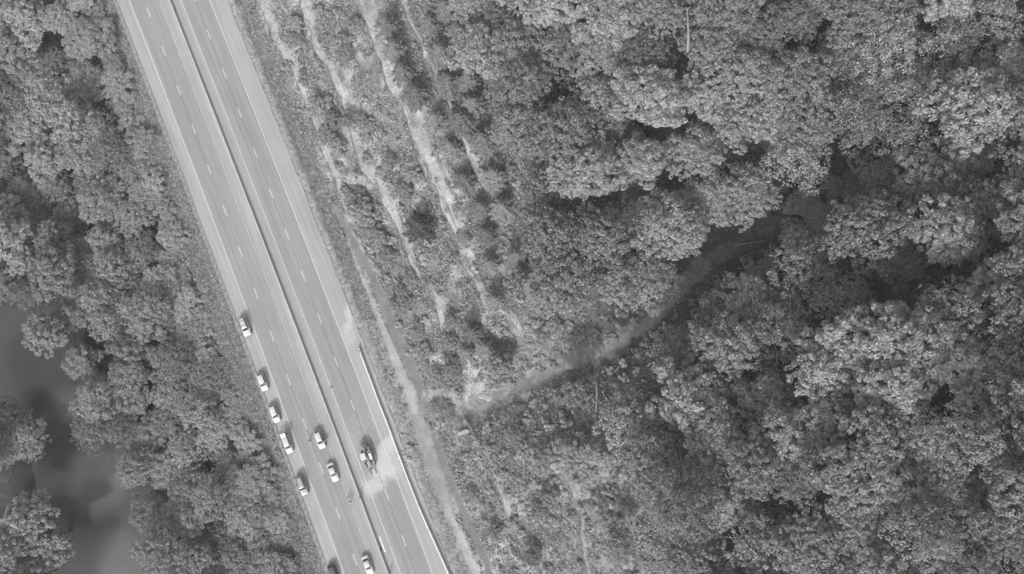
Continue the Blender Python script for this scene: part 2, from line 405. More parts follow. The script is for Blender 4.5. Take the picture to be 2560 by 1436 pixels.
# river
S_, Y_ = np.meshgrid(np.arange(-200, -30, 2.), np.arange(-150, 215, 2.)); X_, _ = road_xy(S_, Y_)
_px, _py, _ = proj(X_, Y_, X_*0+WATER_Z)
_jn = (fbm(X_*.12, Y_*.12)-.5)*45
silt = smooth(1.15, .6, np.hypot((_px-245+_jn)/75, (_py-1195+_jn*.6)/110)) + .8*smooth(1.2, .5, np.hypot((_px-165+_jn*.5)/40, (_py-1005)/45)) + .5*smooth(1.2, .6, np.hypot((_px-300+_jn)/70, (_py-1400)/90)) + .35*smooth(1300, 1436, _py)
river = np_mesh('river', np.stack([X_, Y_, X_*0+WATER_Z], -1).reshape(-1, 3), grid_faces(*S_.shape), M_WATER, {'silt': ('FLOAT', np.clip(silt, 0, 1.2))})
tag(obj('river', river), 'murky grey river beside the wood', None, None, 'structure')

# road
ss = np.concatenate([np.arange(-14.35, 14.3, .35), [14.45]])
yy = np.arange(-120, 165, .6); S_, Y_ = np.meshgrid(ss, yy); X_, _ = road_xy(S_, Y_)
edge_j = (fbm(Y_*.5, Y_*0+1.7)-.5)*.8
X_ = np.where(S_ > 14.2, X_+edge_j, X_)
px, py, _ = proj(X_, Y_, X_*0)
lane = np.where(np.abs(S_) < 2.8, .235, np.where(np.abs(S_) < 10.1, .205, .245))
lane = lane - .012*np.exp(-((np.abs(S_)-8.3)/1.2)**2) - .008*np.exp(-((np.abs(S_)-4.7)/1.2)**2)
lane = np.where((S_ < -10.2), .25, lane)
lane = lane + .035*smooth(-1.5, -.7, S_)*(S_ < 0)*smooth(.25, .6, fbm(Y_*.15, S_*0+2.2)) + .012*(fbm(S_*.8, Y_*.03)-.5)*2
jn = (fbm(X_*.25, Y_*.25)-.5)
dust = np.zeros(S_.shape)
for cx_, cy_, rx, ry, a in ((955, 1165, 48, 54, 1.05), (975, 1120, 28, 45, .8), (935, 1215, 50, 40, .75), (868, 800, 20, 66, .72), (880, 850, 22, 44, .5), (940, 1010, 34, 130, .33), (905, 1120, 60, 170, .30), (1000, 1260, 60, 90, .22)):
    dust = np.maximum(dust, a*smooth(1.25, .25, np.hypot((px-cx_ + jn*40)/rx, (py-cy_ + jn*60)/ry)))
dust = dust*smooth(.8, 1.4, S_)
road_me = np_mesh('road', np.stack([X_, Y_, X_*0 + .0], -1).reshape(-1, 3), grid_faces(*S_.shape), M_ROAD,
    {'tone': ('FLOAT', lane), 'dust': ('FLOAT', dust), 'sv': ('FLOAT_VECTOR', np.stack([S_, Y_, S_*0], -1))})
road = tag(obj('road', road_me), 'divided asphalt highway with two lanes each way', None, None, 'structure')
YA, YB = -85, 125
def road_strip(name, mat, s, w, y0, y1, z, step=3., wob=0.):
    n = max(2, int(abs(y1-y0)/step)+1); ys = np.linspace(y0, y1, n)
    off = (fbm(ys*.6, ys*0+s*3.1)-.5)*wob if wob else 0
    L = np.stack(road_xy(s-w/2+off, ys), -1); R = np.stack(road_xy(s+w/2+off, ys), -1)
    V = np.concatenate([np.c_[L, np.full(n, z)], np.c_[R, np.full(n, z)]])
    Fq = np.array([(i, n+i, n+i+1, i+1) for i in range(n-1)])
    return obj(name, np_mesh(name, V, Fq, mat), road)
road_strip('edge_line', M_PAINT, -10.3, .17, YA, YB, .006)
road_strip('edge_line', M_PAINT, 10.0, .18, YA, YB, .006)
road_strip('edge_line', M_PAINT_WORN, -2.95, .17, YA, YB, .006)
road_strip('edge_line', M_PAINT, 2.7, .15, YA, YB, .006)
for s_, refs in ((-6.6, [(369, 19), (672, 820)]), (6.3, [(515, 75), (835, 890)])):
    y0 = P(*refs[0])[1]; dl = 12.0
    cr = float(cosr(0.))
    for k in range(-3, 20):
        ya = y0 - k*dl*cr
        road_strip('lane_dash', M_PAINT, s_, .19, ya, ya - 3.0*cr, .006)
    road_strip('crack_seal', M_CRACK, s_+.02, .09, YA, YB, .003, step=.7, wob=.22)
yk = P(640, 300)[1]
road_strip('crack_seal', M_CRACK, 4.9, .05, yk-24, yk, .003, step=.6, wob=.5)
yk = P(800, 1300)[1]
road_strip('crack_seal', M_CRACK, -5.0, .05, yk-12, yk+14, .003, step=.6, wob=.5)

# concrete barriers: jersey profile lofted along the road
def jersey(name, mat, s, y0, y1, h, base, top, step, parent=None):
    ys = np.arange(y0, y1+1e-6, step) if step < abs(y1-y0) else np.array([y0, y1])
    prof = [(-base/2, .0), (-base/2, .08), (-base/2+.14, .30), (-top/2-.01, h-.04), (-top/2+.03, h), (top/2-.03, h), (top/2+.01, h-.04), (base/2-.14, .30), (base/2, .08), (base/2, .0)]
    rings = []
    for y in ys:
        c = float(cosr(y)); nrm = np.array([c, float(-dxc(y))*c])
        x0, _ = road_xy(s, y)
        rings.append([(x0+nrm[0]*q, y+nrm[1]*q, z+.004) for q, z in prof])
    return MB().loft(rings).mesh(name, mat)
tag(obj('median_barrier', jersey('median_barrier', M_CONC, 0, YA, YB, .72, .54, .18, 3.)), 'long concrete median barrier running down the middle of the highway', 'barrier')
jp = [885, 947.6, 1010, 1073, 1137, 1200.5, 1264, 1328, 1392, 1456]
jx_ = [902, 926, 949, 974, 997, 1021, 1046, 1074, 1103, 1131]
ordn = ['first', 'second', 'third', 'fourth', 'fifth', 'sixth', 'seventh', 'eighth', 'last']
for i in range(9):
    a = P(jx_[i], jp[i], .4); b = P(jx_[i+1], jp[i+1], .4)
    d = b-a; L = math.hypot(d[0], d[1]) - .10; rz = math.atan2(d[1], d[0])
    prof = [(-.30, 0), (-.30, .08), (-.17, .28), (-.10, .77), (-.07, .81), (.07, .81), (.10, .77), (.17, .28), (.30, .08), (.30, 0)]
    m = MB().loft([[(x, q, z) for q, z in prof] for x in (0, L*.5, L)])
    o = m.build('barrier_segment', M_CONC2); o.location = (a[0], a[1], .005); o.rotation_euler = (0, 0, rz)
    tag(o, f'pale concrete barrier segment at the pavement edge, {ordn[i]} below the two drums', 'barrier', 'movable concrete barriers along the landslide side')
# guardrail
gr = empty('guardrail', (*road_xy(-13.95, 0.), 0), 0, 'galvanised steel guardrail on posts along the verge beside the wood', 'guardrail')
def g_loc(s, y): x, _ = road_xy(s, y); return x - gr.location.x, y
rings = []
for y in np.arange(YA, YB, 3.8):
    pr = [(.0, .45), (.05, .50), (.085, .53), (.03, .60), (.085, .67), (.05, .70), (.0, .76), (-.03, .74), (.0, .60), (-.03, .47)]
    rings.append([(*g_loc(-14.0+q, y), z) for q, z in pr])
MB().loft(rings).build('rail_beam', M_STEEL, gr)
pm = MB().box((0, 0, .36), (.15, .2, .78)).mesh('post', M_WOODPOST)
for y in np.arange(YA, YB, 1.9):
    o = obj('post', pm, gr); x_, y_ = g_loc(-14.17, y); o.location = (x_, y_, 0); o.rotation_euler = (0, 0, road_head(y))

# ================================================================== VEGETATION
def frames(N):
    N = N/np.linalg.norm(N, axis=1, keepdims=True)
    a = np.where(np.abs(N[:, 2:3]) < .9, np.array([[0, 0, 1.]]), np.array([[1., 0, 0]]))
    U = np.cross(a, N); U /= np.linalg.norm(U, axis=1, keepdims=True); return N, U, np.cross(N, U)
def leaf_mesh(name, C, N, size, mat, r, asp=.62, tri=False):
    n = len(C); N, U, Wv = frames(N + r.normal(0, .55, (n, 3)))
    th = r.random(n)*2*math.pi; c, s = np.cos(th)[:, None], np.sin(th)[:, None]
    A = (U*c + Wv*s)*size[:, None]; B = (-U*s + Wv*c)*size[:, None]*asp
    if tri: V = np.stack([C-A*.6-B*.5, C-A*.6+B*.5, C+A], 1)
    else: V = np.stack([C-A, C-B+N*size[:, None]*.12, C+A, C+B+N*size[:, None]*.12], 1)
    k = V.shape[1]; at = np.repeat(r.random(n), k)
    return np_mesh(name, V.reshape(-1, 3), np.arange(n*k).reshape(n, k), mat, {'leaf': ('FLOAT', at)})
def sph(r, n, zmin=-1.):
    z = r.uniform(zmin, 1, n); a = r.random(n)*2*math.pi; q = np.sqrt(1-z*z); return np.stack([q*np.cos(a), q*np.sin(a), z], 1)
def broadleaf(seed, R, H, nl=12, nc=17, nlv=62, leaf=.20, mat=None, keep=1., bark=None, limb_w=1., cf=1.):
    r = np.random.default_rng(seed)
    hc = H - R*.85                                            # crown centre height
    lob = []
    for i in range(nl):
        a = i*2.39996 + r.normal(0, .25); q = math.sqrt((i+.5)/nl)
        rr = R*(.80*q)*(1 + r.normal(0, .15)); lr = R*r.uniform(.26, .48)
        lob.append((rr*math.cos(a), rr*math.sin(a), hc + R*(.62 - .75*q*q) + r.normal(0, .13*R), lr))
    CC, NN = [], []
    for (x, y, z, lr) in lob:
        m = int(nc*(lr/(R*.38))**2/cf**1.4)
        d = sph(r, m, -.35); d[:, 2] *= .8
        rc = (r.uniform(.07, .135, m)*R + .12)*cf
        cc = np.array([x, y, z]) + d*lr*r.uniform(.62, 1.18, (m, 1))
        for j in range(m):
            k = int(nlv*(rc[j]/(.10*R+.12))**2*keep)
            e = sph(r, k, -.4); e[:, 2] *= .75
            CC.append(cc[j] + e*rc[j]*r.uniform(.6, 1.05, (k, 1))); NN.append(e*.8 + d[j]*.5 + np.array([0, 0, .35]))
    C = np.concatenate(CC); N = np.concatenate(NN)
    cm = leaf_mesh('crown', C, N, leaf*r.uniform(.7, 1.35, len(C)), mat or M_LEAF, r)
    t = MB(); br = R*.05
    t.tube([(0, 0, -1.2), (r.normal(0, .1), r.normal(0, .1), H*.3), (r.normal(0, .2), r.normal(0, .2), hc*.8), (r.normal(0, .3), r.normal(0, .3), hc+R*.25)], [br*1.25, br*.95, br*.7, br*.2], 8)
    for (x, y, z, lr) in lob:
        b = r.uniform(.45, .75)*hc
        mid = (x*.5 + r.normal(0, .2), y*.5 + r.normal(0, .2), b + (z-b)*.65)
        t.tube([(0, 0, b), mid, (x, y, z + lr*.2)], [br*.45*limb_w, br*.3*limb_w, br*.1*limb_w], 5, False)
        if keep < .8:
            for q in range(7):
                e = sph(r, 1, -.1)[0]; e2 = e + r.normal(0, .35, 3)
                t.tube([(x, y, z), tuple(np.array([x, y, z])+e*lr*.6), tuple(np.array([x, y, z])+e*lr*.6+e2*lr*.55)], [br*.22*limb_w, br*.16*limb_w, br*.05], 4, False)
    return cm, t.mesh('trunk', bark or M_BARK, True), hc, R
def pine(seed, R, H, mat=None):
    r = np.random.default_rng(seed); t = MB(); CC, NN, SZ = [], [], []
    t.tube([(0, 0, -1), (r.normal(0, .1), 0, H*.5), (0, r.normal(0, .1), H)], [R*.06, R*.045, R*.012], 7)
    nb = 60
    for i in range(nb):
        u = (i+.5)/nb; z = H*(.25 + .74*u); L = R*(1-u)**.75*r.uniform(.8, 1.15) + .25; a = i*2.39996+r.normal(0, .2)
        tip = np.array([math.cos(a)*L, math.sin(a)*L, z - L*.12 + .25*L*u]); o = np.array([0, 0, z-.1*L])
        t.tube([tuple(o), tuple(tip)], [R*.015, R*.004], 4, False)
        k = int(40 + 110*L/R)
        q = r.uniform(.12, 1.05, k)**.8; side = r.normal(0, .16, (k, 3))*L*(1.1-q)[:, None]; side[:, 2] *= .45
        CC.append(o + (tip-o)*q[:, None] + side)
        NN.append(np.tile([math.cos(a)*.3, math.sin(a)*.3, 1.], (k, 1)) + r.normal(0, .5, (k, 3)))
    C = np.concatenate(CC)
    cm = leaf_mesh('crown', C, np.concatenate(NN), .30*r.uniform(.7, 1.3, len(C)), mat or M_NEEDLE, r, asp=.3)
    return cm, t.mesh('trunk', M_BARK, True), H*.62, R
def shrub(seed, R, Hh, mat, n=1000, leaf=.17):
    r = np.random.default_rng(seed); CC, NN = [], []
    for i in range(int(9+4*R)):
        a = r.random()*6.28; q = r.random()**.6*R*(.75+.35*math.sin(a*2+seed)); c = np.array([q*math.cos(a), q*math.sin(a), Hh*(.62-.3*(q/R)**2)*r.uniform(.7, 1.2)])
        m = n//12; e = sph(r, m, -.3); rc = R*r.uniform(.16, .36)
        CC.append(c + e*np.array([1, 1, .8])*rc*r.uniform(.6, 1.05, (m, 1))); NN.append(e + np.array([0, 0, .5]))
    C = np.concatenate(CC); C[:, 2] = np.maximum(C[:, 2], .03)
    return leaf_mesh('bush', C, np.concatenate(NN), leaf*r.uniform(.7, 1.3, len(C)), mat, r)
BL = [broadleaf(100+i, 5.0, 15.5+.5*i, nl=18+i % 4, nc=19, nlv=50, leaf=(.21, .17, .24, .19, .16, .24, .2, .25, .18)[i], cf=(.8, .62, 1.0, .72, .58, 1.1, .85, .92, .66)[i]) for i in range(9)] + [broadleaf(150+i, 5.0, 16, nl=20, nc=16, nlv=40, leaf=.145, cf=(.5, .56, .53)[i]) for i in range(3)]
BS = [broadleaf(200+i, 2.6, 6.5, nl=8, nc=14, nlv=50, leaf=.15) for i in range(3)]
SP = [broadleaf(300+i, 5.5, 16, nl=12, nc=16, nlv=58, leaf=.17, keep=.42, bark=M_PALE, limb_w=.9) for i in range(3)]
PN = [pine(400+i, 3.2, 11.) for i in range(3)]; PD = pine(410, 3.2, 9., material('dark_pine_needles', m_leaf(.085, .15)))
SB = [shrub(500+i, 1.5, 1.3, M_LEAF_S) for i in range(6)]

def inside(poly, x, y):
    r = False; j = len(poly)-1
    for i in range(len(poly)):
        xi, yi = poly[i]; xj, yj = poly[j]
        if (yi > y) != (yj > y) and x < (xj-xi)*(y-yi)/(yj-yi)+xi: r = not r
        j = i
    return r
def poisson(poly, d, excl=(), seed=1, tries=9000, fixed=()):
    r = random.Random(seed); xs = [p[0] for p in poly]; ys = [p[1] for p in poly]; out = list(fixed); nf = len(out)
    for _ in range(tries):
        x = r.uniform(min(xs), max(xs)); y = r.uniform(min(ys), max(ys))
        if not inside(poly, x, y): continue
        if any(((x-c[0])/(c[2]+d*.42))**2 + ((y-c[1])/(c[3]+d*.42))**2 < 1 for c in excl): continue
        if all((x-a)**2+(y-b)**2 > d*d for a, b, *_ in out): out.append((x, y))
    return out[nf:]
def plant_tree(name, kit, px, py, rpx, label, cat, group, stretch=1., seed=0):
    cm, tm, hc, R = kit; r = random.Random(seed*7919 + int(px*13+py*7))
    p = hit(px, py, hc*.9); _, _, dc = proj(p[0], p[1], p[2]+hc)
    sc = rpx*dc/F_PX/R
    p = hit(px, py, hc*sc*stretch)
    sr_ = float(road_s(p[0], p[1]))
    if -46 < sr_ < 0:                                         # wood below the road: tops stay low beside the verge
        top = .9 + .40*(-sr_-22)
        for _ in range(3):
            stretch = min(stretch, max(.30, (top-p[2])/((hc+R*.85)*sc))); p = hit(px, py, hc*sc*stretch)
    o = empty(name, tuple(p), r.uniform(0, 6.28), label, cat, group, sc)
    o.scale = (sc*r.uniform(.92, 1.08), sc*r.uniform(.92, 1.08), sc*stretch)
    obj('trunk', tm, o); obj('crown', cm, o)
    return o
LEFT = [(-67, -60), (193, -60), (218, 40), (248, 150), (278, 260), (318, 330), (343, 420), (373, 490), (398, 580), (423, 660), (458, 760), (493, 850), (518, 910), (548, 990), (573, 1060), (598, 1120), (633, 1200), (658, 1280), (683, 1370), (698, 1490), (400, 1490), (375, 1400), (350, 1310), (325, 1240), (330, 1180), (270, 1130), (225, 1075), (215, 990), (155, 940), (135, 880), (92, 820), (60, 765), (15, 735), (-60, 690)]
EDGE = [(217, -60), (242, 40), (272, 150), (302, 260), (342, 330), (367, 420), (397, 490), (422, 580), (447, 660), (482, 760), (517, 850), (542, 910), (572, 990), (597, 1060), (622, 1120), (657, 1200), (682, 1280), (707, 1370), (722, 1490)]
ISL = [(-60, 1015), (60, 1030), (75, 1090), (50, 1160), (-60, 1190)]
ISL2 = [(-60, 1255), (60, 1265), (125, 1310), (125, 1370), (80, 1420), (70, 1490), (-60, 1490)]
NORTH = [(1150, -70), (1195, 60), (1200, 150), (1250, 220), (1290, 300), (1330, 380), (1340, 470), (1350, 560), (1390, 620), (1420, 700), (1500, 755), (1565, 742), (1625, 700), (1685, 645), (1745, 590), (1825, 548), (1910, 528), (2020, 490), (2070, 410), (2200, 360), (2330, 240), (2420, 130), (2460, -70)]
SOUTH = [(2500, 140), (2640, 60), (2640, 1500), (1690, 1500), (1715, 1390), (1690, 1290), (1670, 1190), (1630, 1115), (1560, 1080), (1570, 1040), (1610, 960), (1690, 910), (1740, 800), (1810, 740), (1950, 715), (1990, 640), (2090, 580), (2140, 500), (2260, 430), (2380, 340), (2440, 230)]
GAPS = [(1635, 508, 74, 22), (1590, 296, 52, 12), (1355, 305, 20, 30), (2110, 440, 45, 30), (2020, 520, 30, 10), (2495, 95, 40, 22), (2052, 1252, 40, 26), (1570, 1185, 30, 30), (2285, 770, 16, 8), (1730, 20, 10, 60)]
sparse_px = [(2200, 120), (2280, 215), (2120, 290), (2370, 110), (2455, 45), (1985, 395), (2230, 330)]
ntree = 0
ORD = ['topmost', 'second', 'third', 'fourth', 'fifth', 'sixth', 'seventh', 'eighth', 'ninth', 'tenth', 'eleventh', 'twelfth', 'thirteenth', 'fourteenth', 'fifteenth', 'sixteenth', 'seventeenth', 'eighteenth', 'nineteenth', 'twentieth']
def lab_left(x, y):
    ex = np.interp(y, [0, 330, 490, 760, 910, 1120, 1370], [238, 351, 406, 491, 551, 631, 716])
    k = 'edging the guardrail verge' if ex-x < 62 else 'overhanging the river' if y > 690 and x < np.interp(y, [690, 880, 1130, 1400], [90, 230, 330, 430]) else 'inside'
    v = 'near the top' if y < 400 else 'above the parked cars' if y < 780 else 'beside the parked cars' if y < 1250 else 'near the bottom'
    return f'leafy tree {k} of the riverside wood, {v}' if k == 'inside' else f'leafy tree of the riverside wood {k}, {v}'
def lab_north(x, y):
    k = 'bordering the rocky cutting' if x < 1420 and y < 700 else 'overhanging the gully' if y > 480 and x < 2000 else 'along the top edge' if y < 130 else 'around the dark openings'
    return f'sunlit tree of the wood above the gully, {k}' + (', left half' if x < 1750 and 'cutting' not in k else ', right half' if 'cutting' not in k else '')
def lab_south(x, y):
    k = 'beside the gully' if y < 640 + max(0, 2000-x)*.6 and y < 1000 and x < 2300 else 'bordering the lower cutting' if x < 1740 else 'at the right edge' if x > 2400 else 'along the bottom edge' if y > 1300 else 'in its middle'
    return f'tree of the shaded wood below the gully, {k}' + (', upper part' if x > 2400 and y < 750 else ', lower part' if x > 2400 else '')
def wood(poly, d, k, name, label, cat, group, seed, excl=(), fixed=(), kits=BL, jit=.18, st=1.):
    global ntree
    for i, (x, y) in enumerate(poisson(poly, d, excl, seed, fixed=fixed)):
        lb_ = label(x, y) if callable(label) else label
        r = random.Random(seed*31+i); rp = d*k*r.uniform(1-jit, 1+jit)
        plant_tree(name, kits[r.randrange(len(kits))], x, y, rp, lb_, cat, group, st*r.uniform(.62, 1.3), seed+i); ntree += 1
wood(LEFT, 66, .80, 'broadleaf_tree', lab_left, 'tree', 'trees between the guardrail and the river', 11, st=.72)
_ey = np.arange(-20, 1460, 36.)
for i, y in enumerate(_ey):
    r = random.Random(3000+i); x = float(np.interp(y, [q[1] for q in EDGE], [q[0] for q in EDGE])) + r.uniform(-16, 18)
    plant_tree('edge_tree', BS[i % 3], x, y + r.uniform(-8, 8), r.uniform(24, 38), 'small leafy tree edging the verge of the riverside wood, ' + ('near the top' if y < 400 else 'above the parked cars' if y < 780 else 'beside the parked cars' if y < 1250 else 'near the bottom'), 'tree', 'small trees edging the verge', 1.0, 500+i)
wood(ISL, 62, .85, 'riverside_tree', 'leafy tree on the far river bank, upper clump at the left edge', 'tree', 'upper clump on the far bank', 12)
wood(ISL2, 66, .85, 'riverside_tree', 'dark leafy tree on the far river bank, lower left corner', 'tree', 'lower clump on the far bank', 13)
for i, (x, y) in enumerate(sparse_px):
    plant_tree('thinning_tree', SP[i % 3], x, y, 82, 'thin leaved tree with pale bare branches showing, upper right wood', 'tree', 'thinning trees in the upper right', 1., 50+i)
wood(NORTH, 92, .80, 'broadleaf_tree', lab_north, 'tree', 'sunlit trees above the gully', 14, GAPS, sparse_px, st=.8)
for i, (x, y, rp) in enumerate(((1992, 592, 48), (2052, 548, 50), (2150, 478, 46), (2005, 508, 40), (2085, 470, 38))):
    plant_tree('broadleaf_tree', BL[(i*2+1) % 12], x, y, rp, 'low shaded tree closing over the upper end of the gully', 'tree', 'trees closing the gully', .55, 800+i)
wood(SOUTH, 104, .80, 'broadleaf_tree', lab_south, 'tree', 'shaded trees below the gully', 15, GAPS, st=.85)
# single trees of the cutting
one = [(1438, 985, 46, BL[2], 'bright rounded tree standing alone just below the gully'), (1545, 1355, 44, BL[4], 'bright leafy tree leaning out at the foot of the lower wood'), (1415, 1120, 40, BL[5], 'leafy tree on the lower cutting between gully and wood'), (1345, 585, 30, BL[1], 'small pale tree beside the upper rock outcrop'),
       (1248, 905, 34, BS[0], 'pale rounded tree on the cutting above the gully mouth'), (1790, 805, 58, BL[3], 'spreading tree just below the gully, catching sun on its left'), (1860, 770, 50, BL[6], 'darker tree behind the spreading one below the gully'), (1300, 700, 28, BS[1], 'dark small tree beside the narrow rock cleft')]
for i, (x, y, rp, kit, lb) in enumerate(one): plant_tree('broadleaf_tree', kit, x, y, rp, lb, 'tree', None, 1., 70+i)
pines = [(1048, 566, 46), (965, 60, 36), (985, 120, 34), (1005, 180, 34), (1040, 235, 36), (1075, 60, 34), (1100, 130, 36), (1120, 205, 36), (1085, 300, 34), (1150, 300, 38), (1125, 370, 34), (1180, 260, 36), (1205, 350, 36), (1160, 450, 32), (1235, 440, 36), (1200, 520, 32), (1255, 520, 34), (1215, 585, 30), (1290, 640, 32), (1225, 660, 26), (1235, 750, 30), (1180, 830, 34), (1215, 870, 30), (1165, 880, 28), (1110, 20, 34), (1145, 80, 34), (1170, 200, 36), (1890, 690, 36), (1930, 660, 34), (1985, 720, 38), (1880, 740, 34), (1345, 690, 30)]
for i, (x, y, rp) in enumerate(pines):
    lb = 'dark bushy pine alone among the pale rock ledges' if i == 0 else 'dark grey pine among the upper rock ledges of the cutting' if y < 600 else 'dark pine in the shade just below the gully' if x > 1800 else 'dark pine on the lower cutting above the gully mouth'
    plant_tree('pine_tree', PD if i == 0 else PN[i % 3], x, y, rp*1.0, lb, 'pine', None if i == 0 else ('pines on the upper ledges' if y < 600 else 'pines below the gully' if x > 1800 else 'pines above the gully mouth'), .7 if i == 0 else .6, 90+i)
smalls = [(800, 270, 32), (830, 300, 24), (870, 300, 24), (850, 110, 24), (860, 130, 22), (905, 310, 26), (815, 340, 24), (845, 370, 24), (905, 530, 34), (925, 575, 28), (885, 500, 24), (945, 600, 26), (970, 640, 24), (1000, 760, 26), (1010, 730, 22), (1030, 700, 22), (1035, 440, 24), (1010, 480, 24), (975, 400, 22), (890, 60, 22), (740, 60, 20), (745, 100, 20), (1265, 880, 22), (1160, 600, 18), (1385, 815, 24), (1360, 830, 22), (1290, 1090, 26), (1330, 1105, 28), (1355, 1160, 26), (1310, 1160, 24), (1370, 1240, 30), (1300, 1220, 28), (1345, 1280, 26), (1480, 1190, 30), (1500, 1260, 30), (1470, 1290, 26), (1520, 1300, 26), (1380, 1340, 28), (1330, 1390, 26), (1420, 1400, 28), (1240, 1330, 22), (1250, 1420, 24), (1180, 1235, 16), (1470, 1390, 26), (1040, 830, 22), (1060, 880, 22), (1120, 850, 22), (1130, 920, 24), (1130, 800, 24), (1090, 940, 22)]
for i, (x, y, rp) in enumerate(smalls):
    if y > 1060 and i % 2: continue
    up = y < 1000
    plant_tree('sapling', BS[i % 3], x, y, rp, 'low leafy young tree growing between the rock ledges' if up else 'low leafy young tree on the lower cutting', 'sapling', 'young trees between the ledges' if up else 'young trees on the lower cutting', .5, 130+i)
# bushes of the cutting
CUTP = [(640, -10), (1130, -10), (1200, 160), (1290, 420), (1330, 620), (1420, 720), (1520, 790), (1440, 860), (1330, 920), (1200, 985), (1120, 985), (1060, 960), (1000, 830), (900, 560), (800, 380), (700, 130)]
CUTQ = [(1130, 1120), (1200, 1060), (1330, 1010), (1430, 1060), (1540, 1110), (1570, 1240), (1600, 1440), (1240, 1440), (1150, 1260)]
GULS = [(1200, 1075), (1330, 1000), (1450, 945), (1560, 895), (1650, 825), (1750, 735), (1840, 675), (1900, 655), (1800, 750), (1700, 850), (1600, 930), (1520, 1000), (1430, 1050), (1330, 1080)]
GULN = [(1200, 985), (1330, 920), (1440, 850), (1520, 780), (1620, 730), (1650, 755), (1560, 825), (1450, 880), (1330, 935)]
def on_strip(p):
    s = road_s(p[0], p[1]); y = p[1]
    for K in (K1, K2, K3, KD, KE):
        if in_strip(K, np.array([s]), np.array([y]), np.array([-.5]))[0] > .2: return True
    for k in LEDGE:
        ds, m, h, wd = ledge_ds(k, np.array([s]), np.array([y]))
        if m[0] > .5 and -.3 < ds[0] < wd[0]*.9: return True
    return False
nb = 0
for poly, d, sd_, lb, gp in ((CUTP, 37, 21, 'low scrubby bush on the rocky cutting above the highway', 'bushes between the ledges'), (CUTQ, 35, 22, 'low scrubby bush on the lower cutting below the gully', 'bushes on the lower cutting'), (GULS, 31, 23, 'shaded low bush on the bank just below the gully', 'bushes on the shaded gully bank'), (GULN, 30, 24, 'low bush on the sunny bank just above the gully', 'bushes on the sunny gully bank')):
    for i, (x, y) in enumerate(poisson(poly, d, (), sd_, 6000)):
        p = hit(x, y)
        if on_strip(p): continue
        r = random.Random(i+sd_*100); sc = r.uniform(.5, 1.35)
        o = obj('bush', SB[r.choice((0, 1, 2, 3, 0, 1, 2, 3, 4, 5))], None, tuple(p)); o.scale = (sc*r.uniform(.8, 1.3), sc*r.uniform(.8, 1.3), sc*r.uniform(.6, 1.)); o.rotation_euler = (0, 0, r.random()*6.28)
        tag(o, lb, 'bush', gp); nb += 1
# bushes along the wood's edge by the guardrail
for i in range(46):
    r = random.Random(900+i); y = -72 + i*4.1 + r.uniform(-1.5, 1.5); s = r.uniform(-24.5, -20.5); x, _ = road_xy(s, y); sc = r.uniform(.6, 1.3)
    o = obj('bush', SB[r.randrange(4)], None, (float(x), y, float(zf(np.array([x]), np.array([y]))[0])-.05)); o.scale = (sc, sc, sc*.8); o.rotation_euler = (0, 0, r.random()*6.28)
    tag(o, 'bush at the foot of the wood beside the guardrail verge', 'bush', 'bushes along the guardrail verge')
print('trees', ntree, 'bushes', nb)
# grass and undergrowth (uncountable)
def scatter(name, n, dens, mat, size, label, up, seed, yr=(-82, 122), sr=(-30, 80), tri=True, lift=0.):
    r = np.random.default_rng(seed); s = r.uniform(*sr, n); y = r.uniform(*yr, n); x, _ = road_xy(s, y)
    k = dens(s, y, x, r); s, y, x = s[k], y[k], x[k]; z = zf(x, y); m = len(x)
    C = np.stack([x, y, z + size*.35 + lift*r.random(m)**2*np.clip(fbm(x*.6, y*.6)*3-.8, .1, 1.6)], 1); N = r.normal(0, .6, (m, 3)); N[:, 2] = np.abs(N[:, 2])*.3 + up
    me = leaf_mesh(name, C, N, size*r.uniform(.5, 1.5, m), mat, r, tri=tri)
    return tag(obj(name, me), label, 'grass' if 'grass' in name else 'undergrowth', None, 'stuff')
def d_grass(s, y, x, r):
    n = fbm(x*.22+31, y*.22+8); q = r.random(len(s))
    k = ((s < -14.6) & (s > -27)) | ((s > 16.5) & (s < 66) & (q < .35 + .9*(.58-n)*3))
    for K in (K1, K2, K3, KD, KE): k &= ~(in_strip(K, s, y, -.1 + 0*s) > .2)
    for L in LEDGE:
        ds, m, h, wd = ledge_ds(L, s, y); k &= ~((m > .5) & (ds > -.3) & (ds < wd*.85) & (q > .12))
    rb, bed, side, tt = ravine(x, y); k &= ~((rb < 1.6 + q*1.6) & (s > 22)) & ~((tt < 1.3) & (rb < 4))
    verge = (s > 15) & (s < 21); k &= ~(verge & (q > .5)); k &= ~((s > 15) & (s < 17) & (q > .1))
    return k
scatter('grass', 230000, d_grass, M_GRASS, .34, 'rough grass on the verge and the cutting', .5, 61, sr=(-27, 66))
def d_scrub(s, y, x, r):
    n = fbm(x*.3+11, y*.3+3); q = r.random(len(s)); k = (s > 19.5) & (s < 68) & (n + .25*(q-.5) > np.where(s < 27, .57, .50))
    for K in (K1, K2, K3, KD, KE): k &= ~(in_strip(K, s, y, -.1 + 0*s) > .2)
    for L in LEDGE:
        ds, m, h, wd = ledge_ds(L, s, y); k &= ~((m > .5) & (ds > -.2) & (ds < wd*1.1) & (q > .15))
    rb, bed, side, tt = ravine(x, y); return k & ~((tt < 1.3) & (rb < 4.5)) & ~((rb < 1.8 + q*1.4) & (s > 22)) & ~((y < P(1200, 1040)[1]) & (q < .45))
scatter('low_scrub', 120000, d_scrub, M_LEAF_S, .30, 'low leafy scrub covering the cutting', .9, 63, sr=(19, 68), tri=False, lift=.55)
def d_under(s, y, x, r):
    rb, bed, side, tt = ravine(x, y); return (((s < -24) & (s > -50)) | ((s > 58) & (rb > 2.4 + 1.6*r.random(len(s)))) | ((s > 30) & (side < 0) & (rb > 2.5 + 1.5*r.random(len(s))) & (rb < 20)))
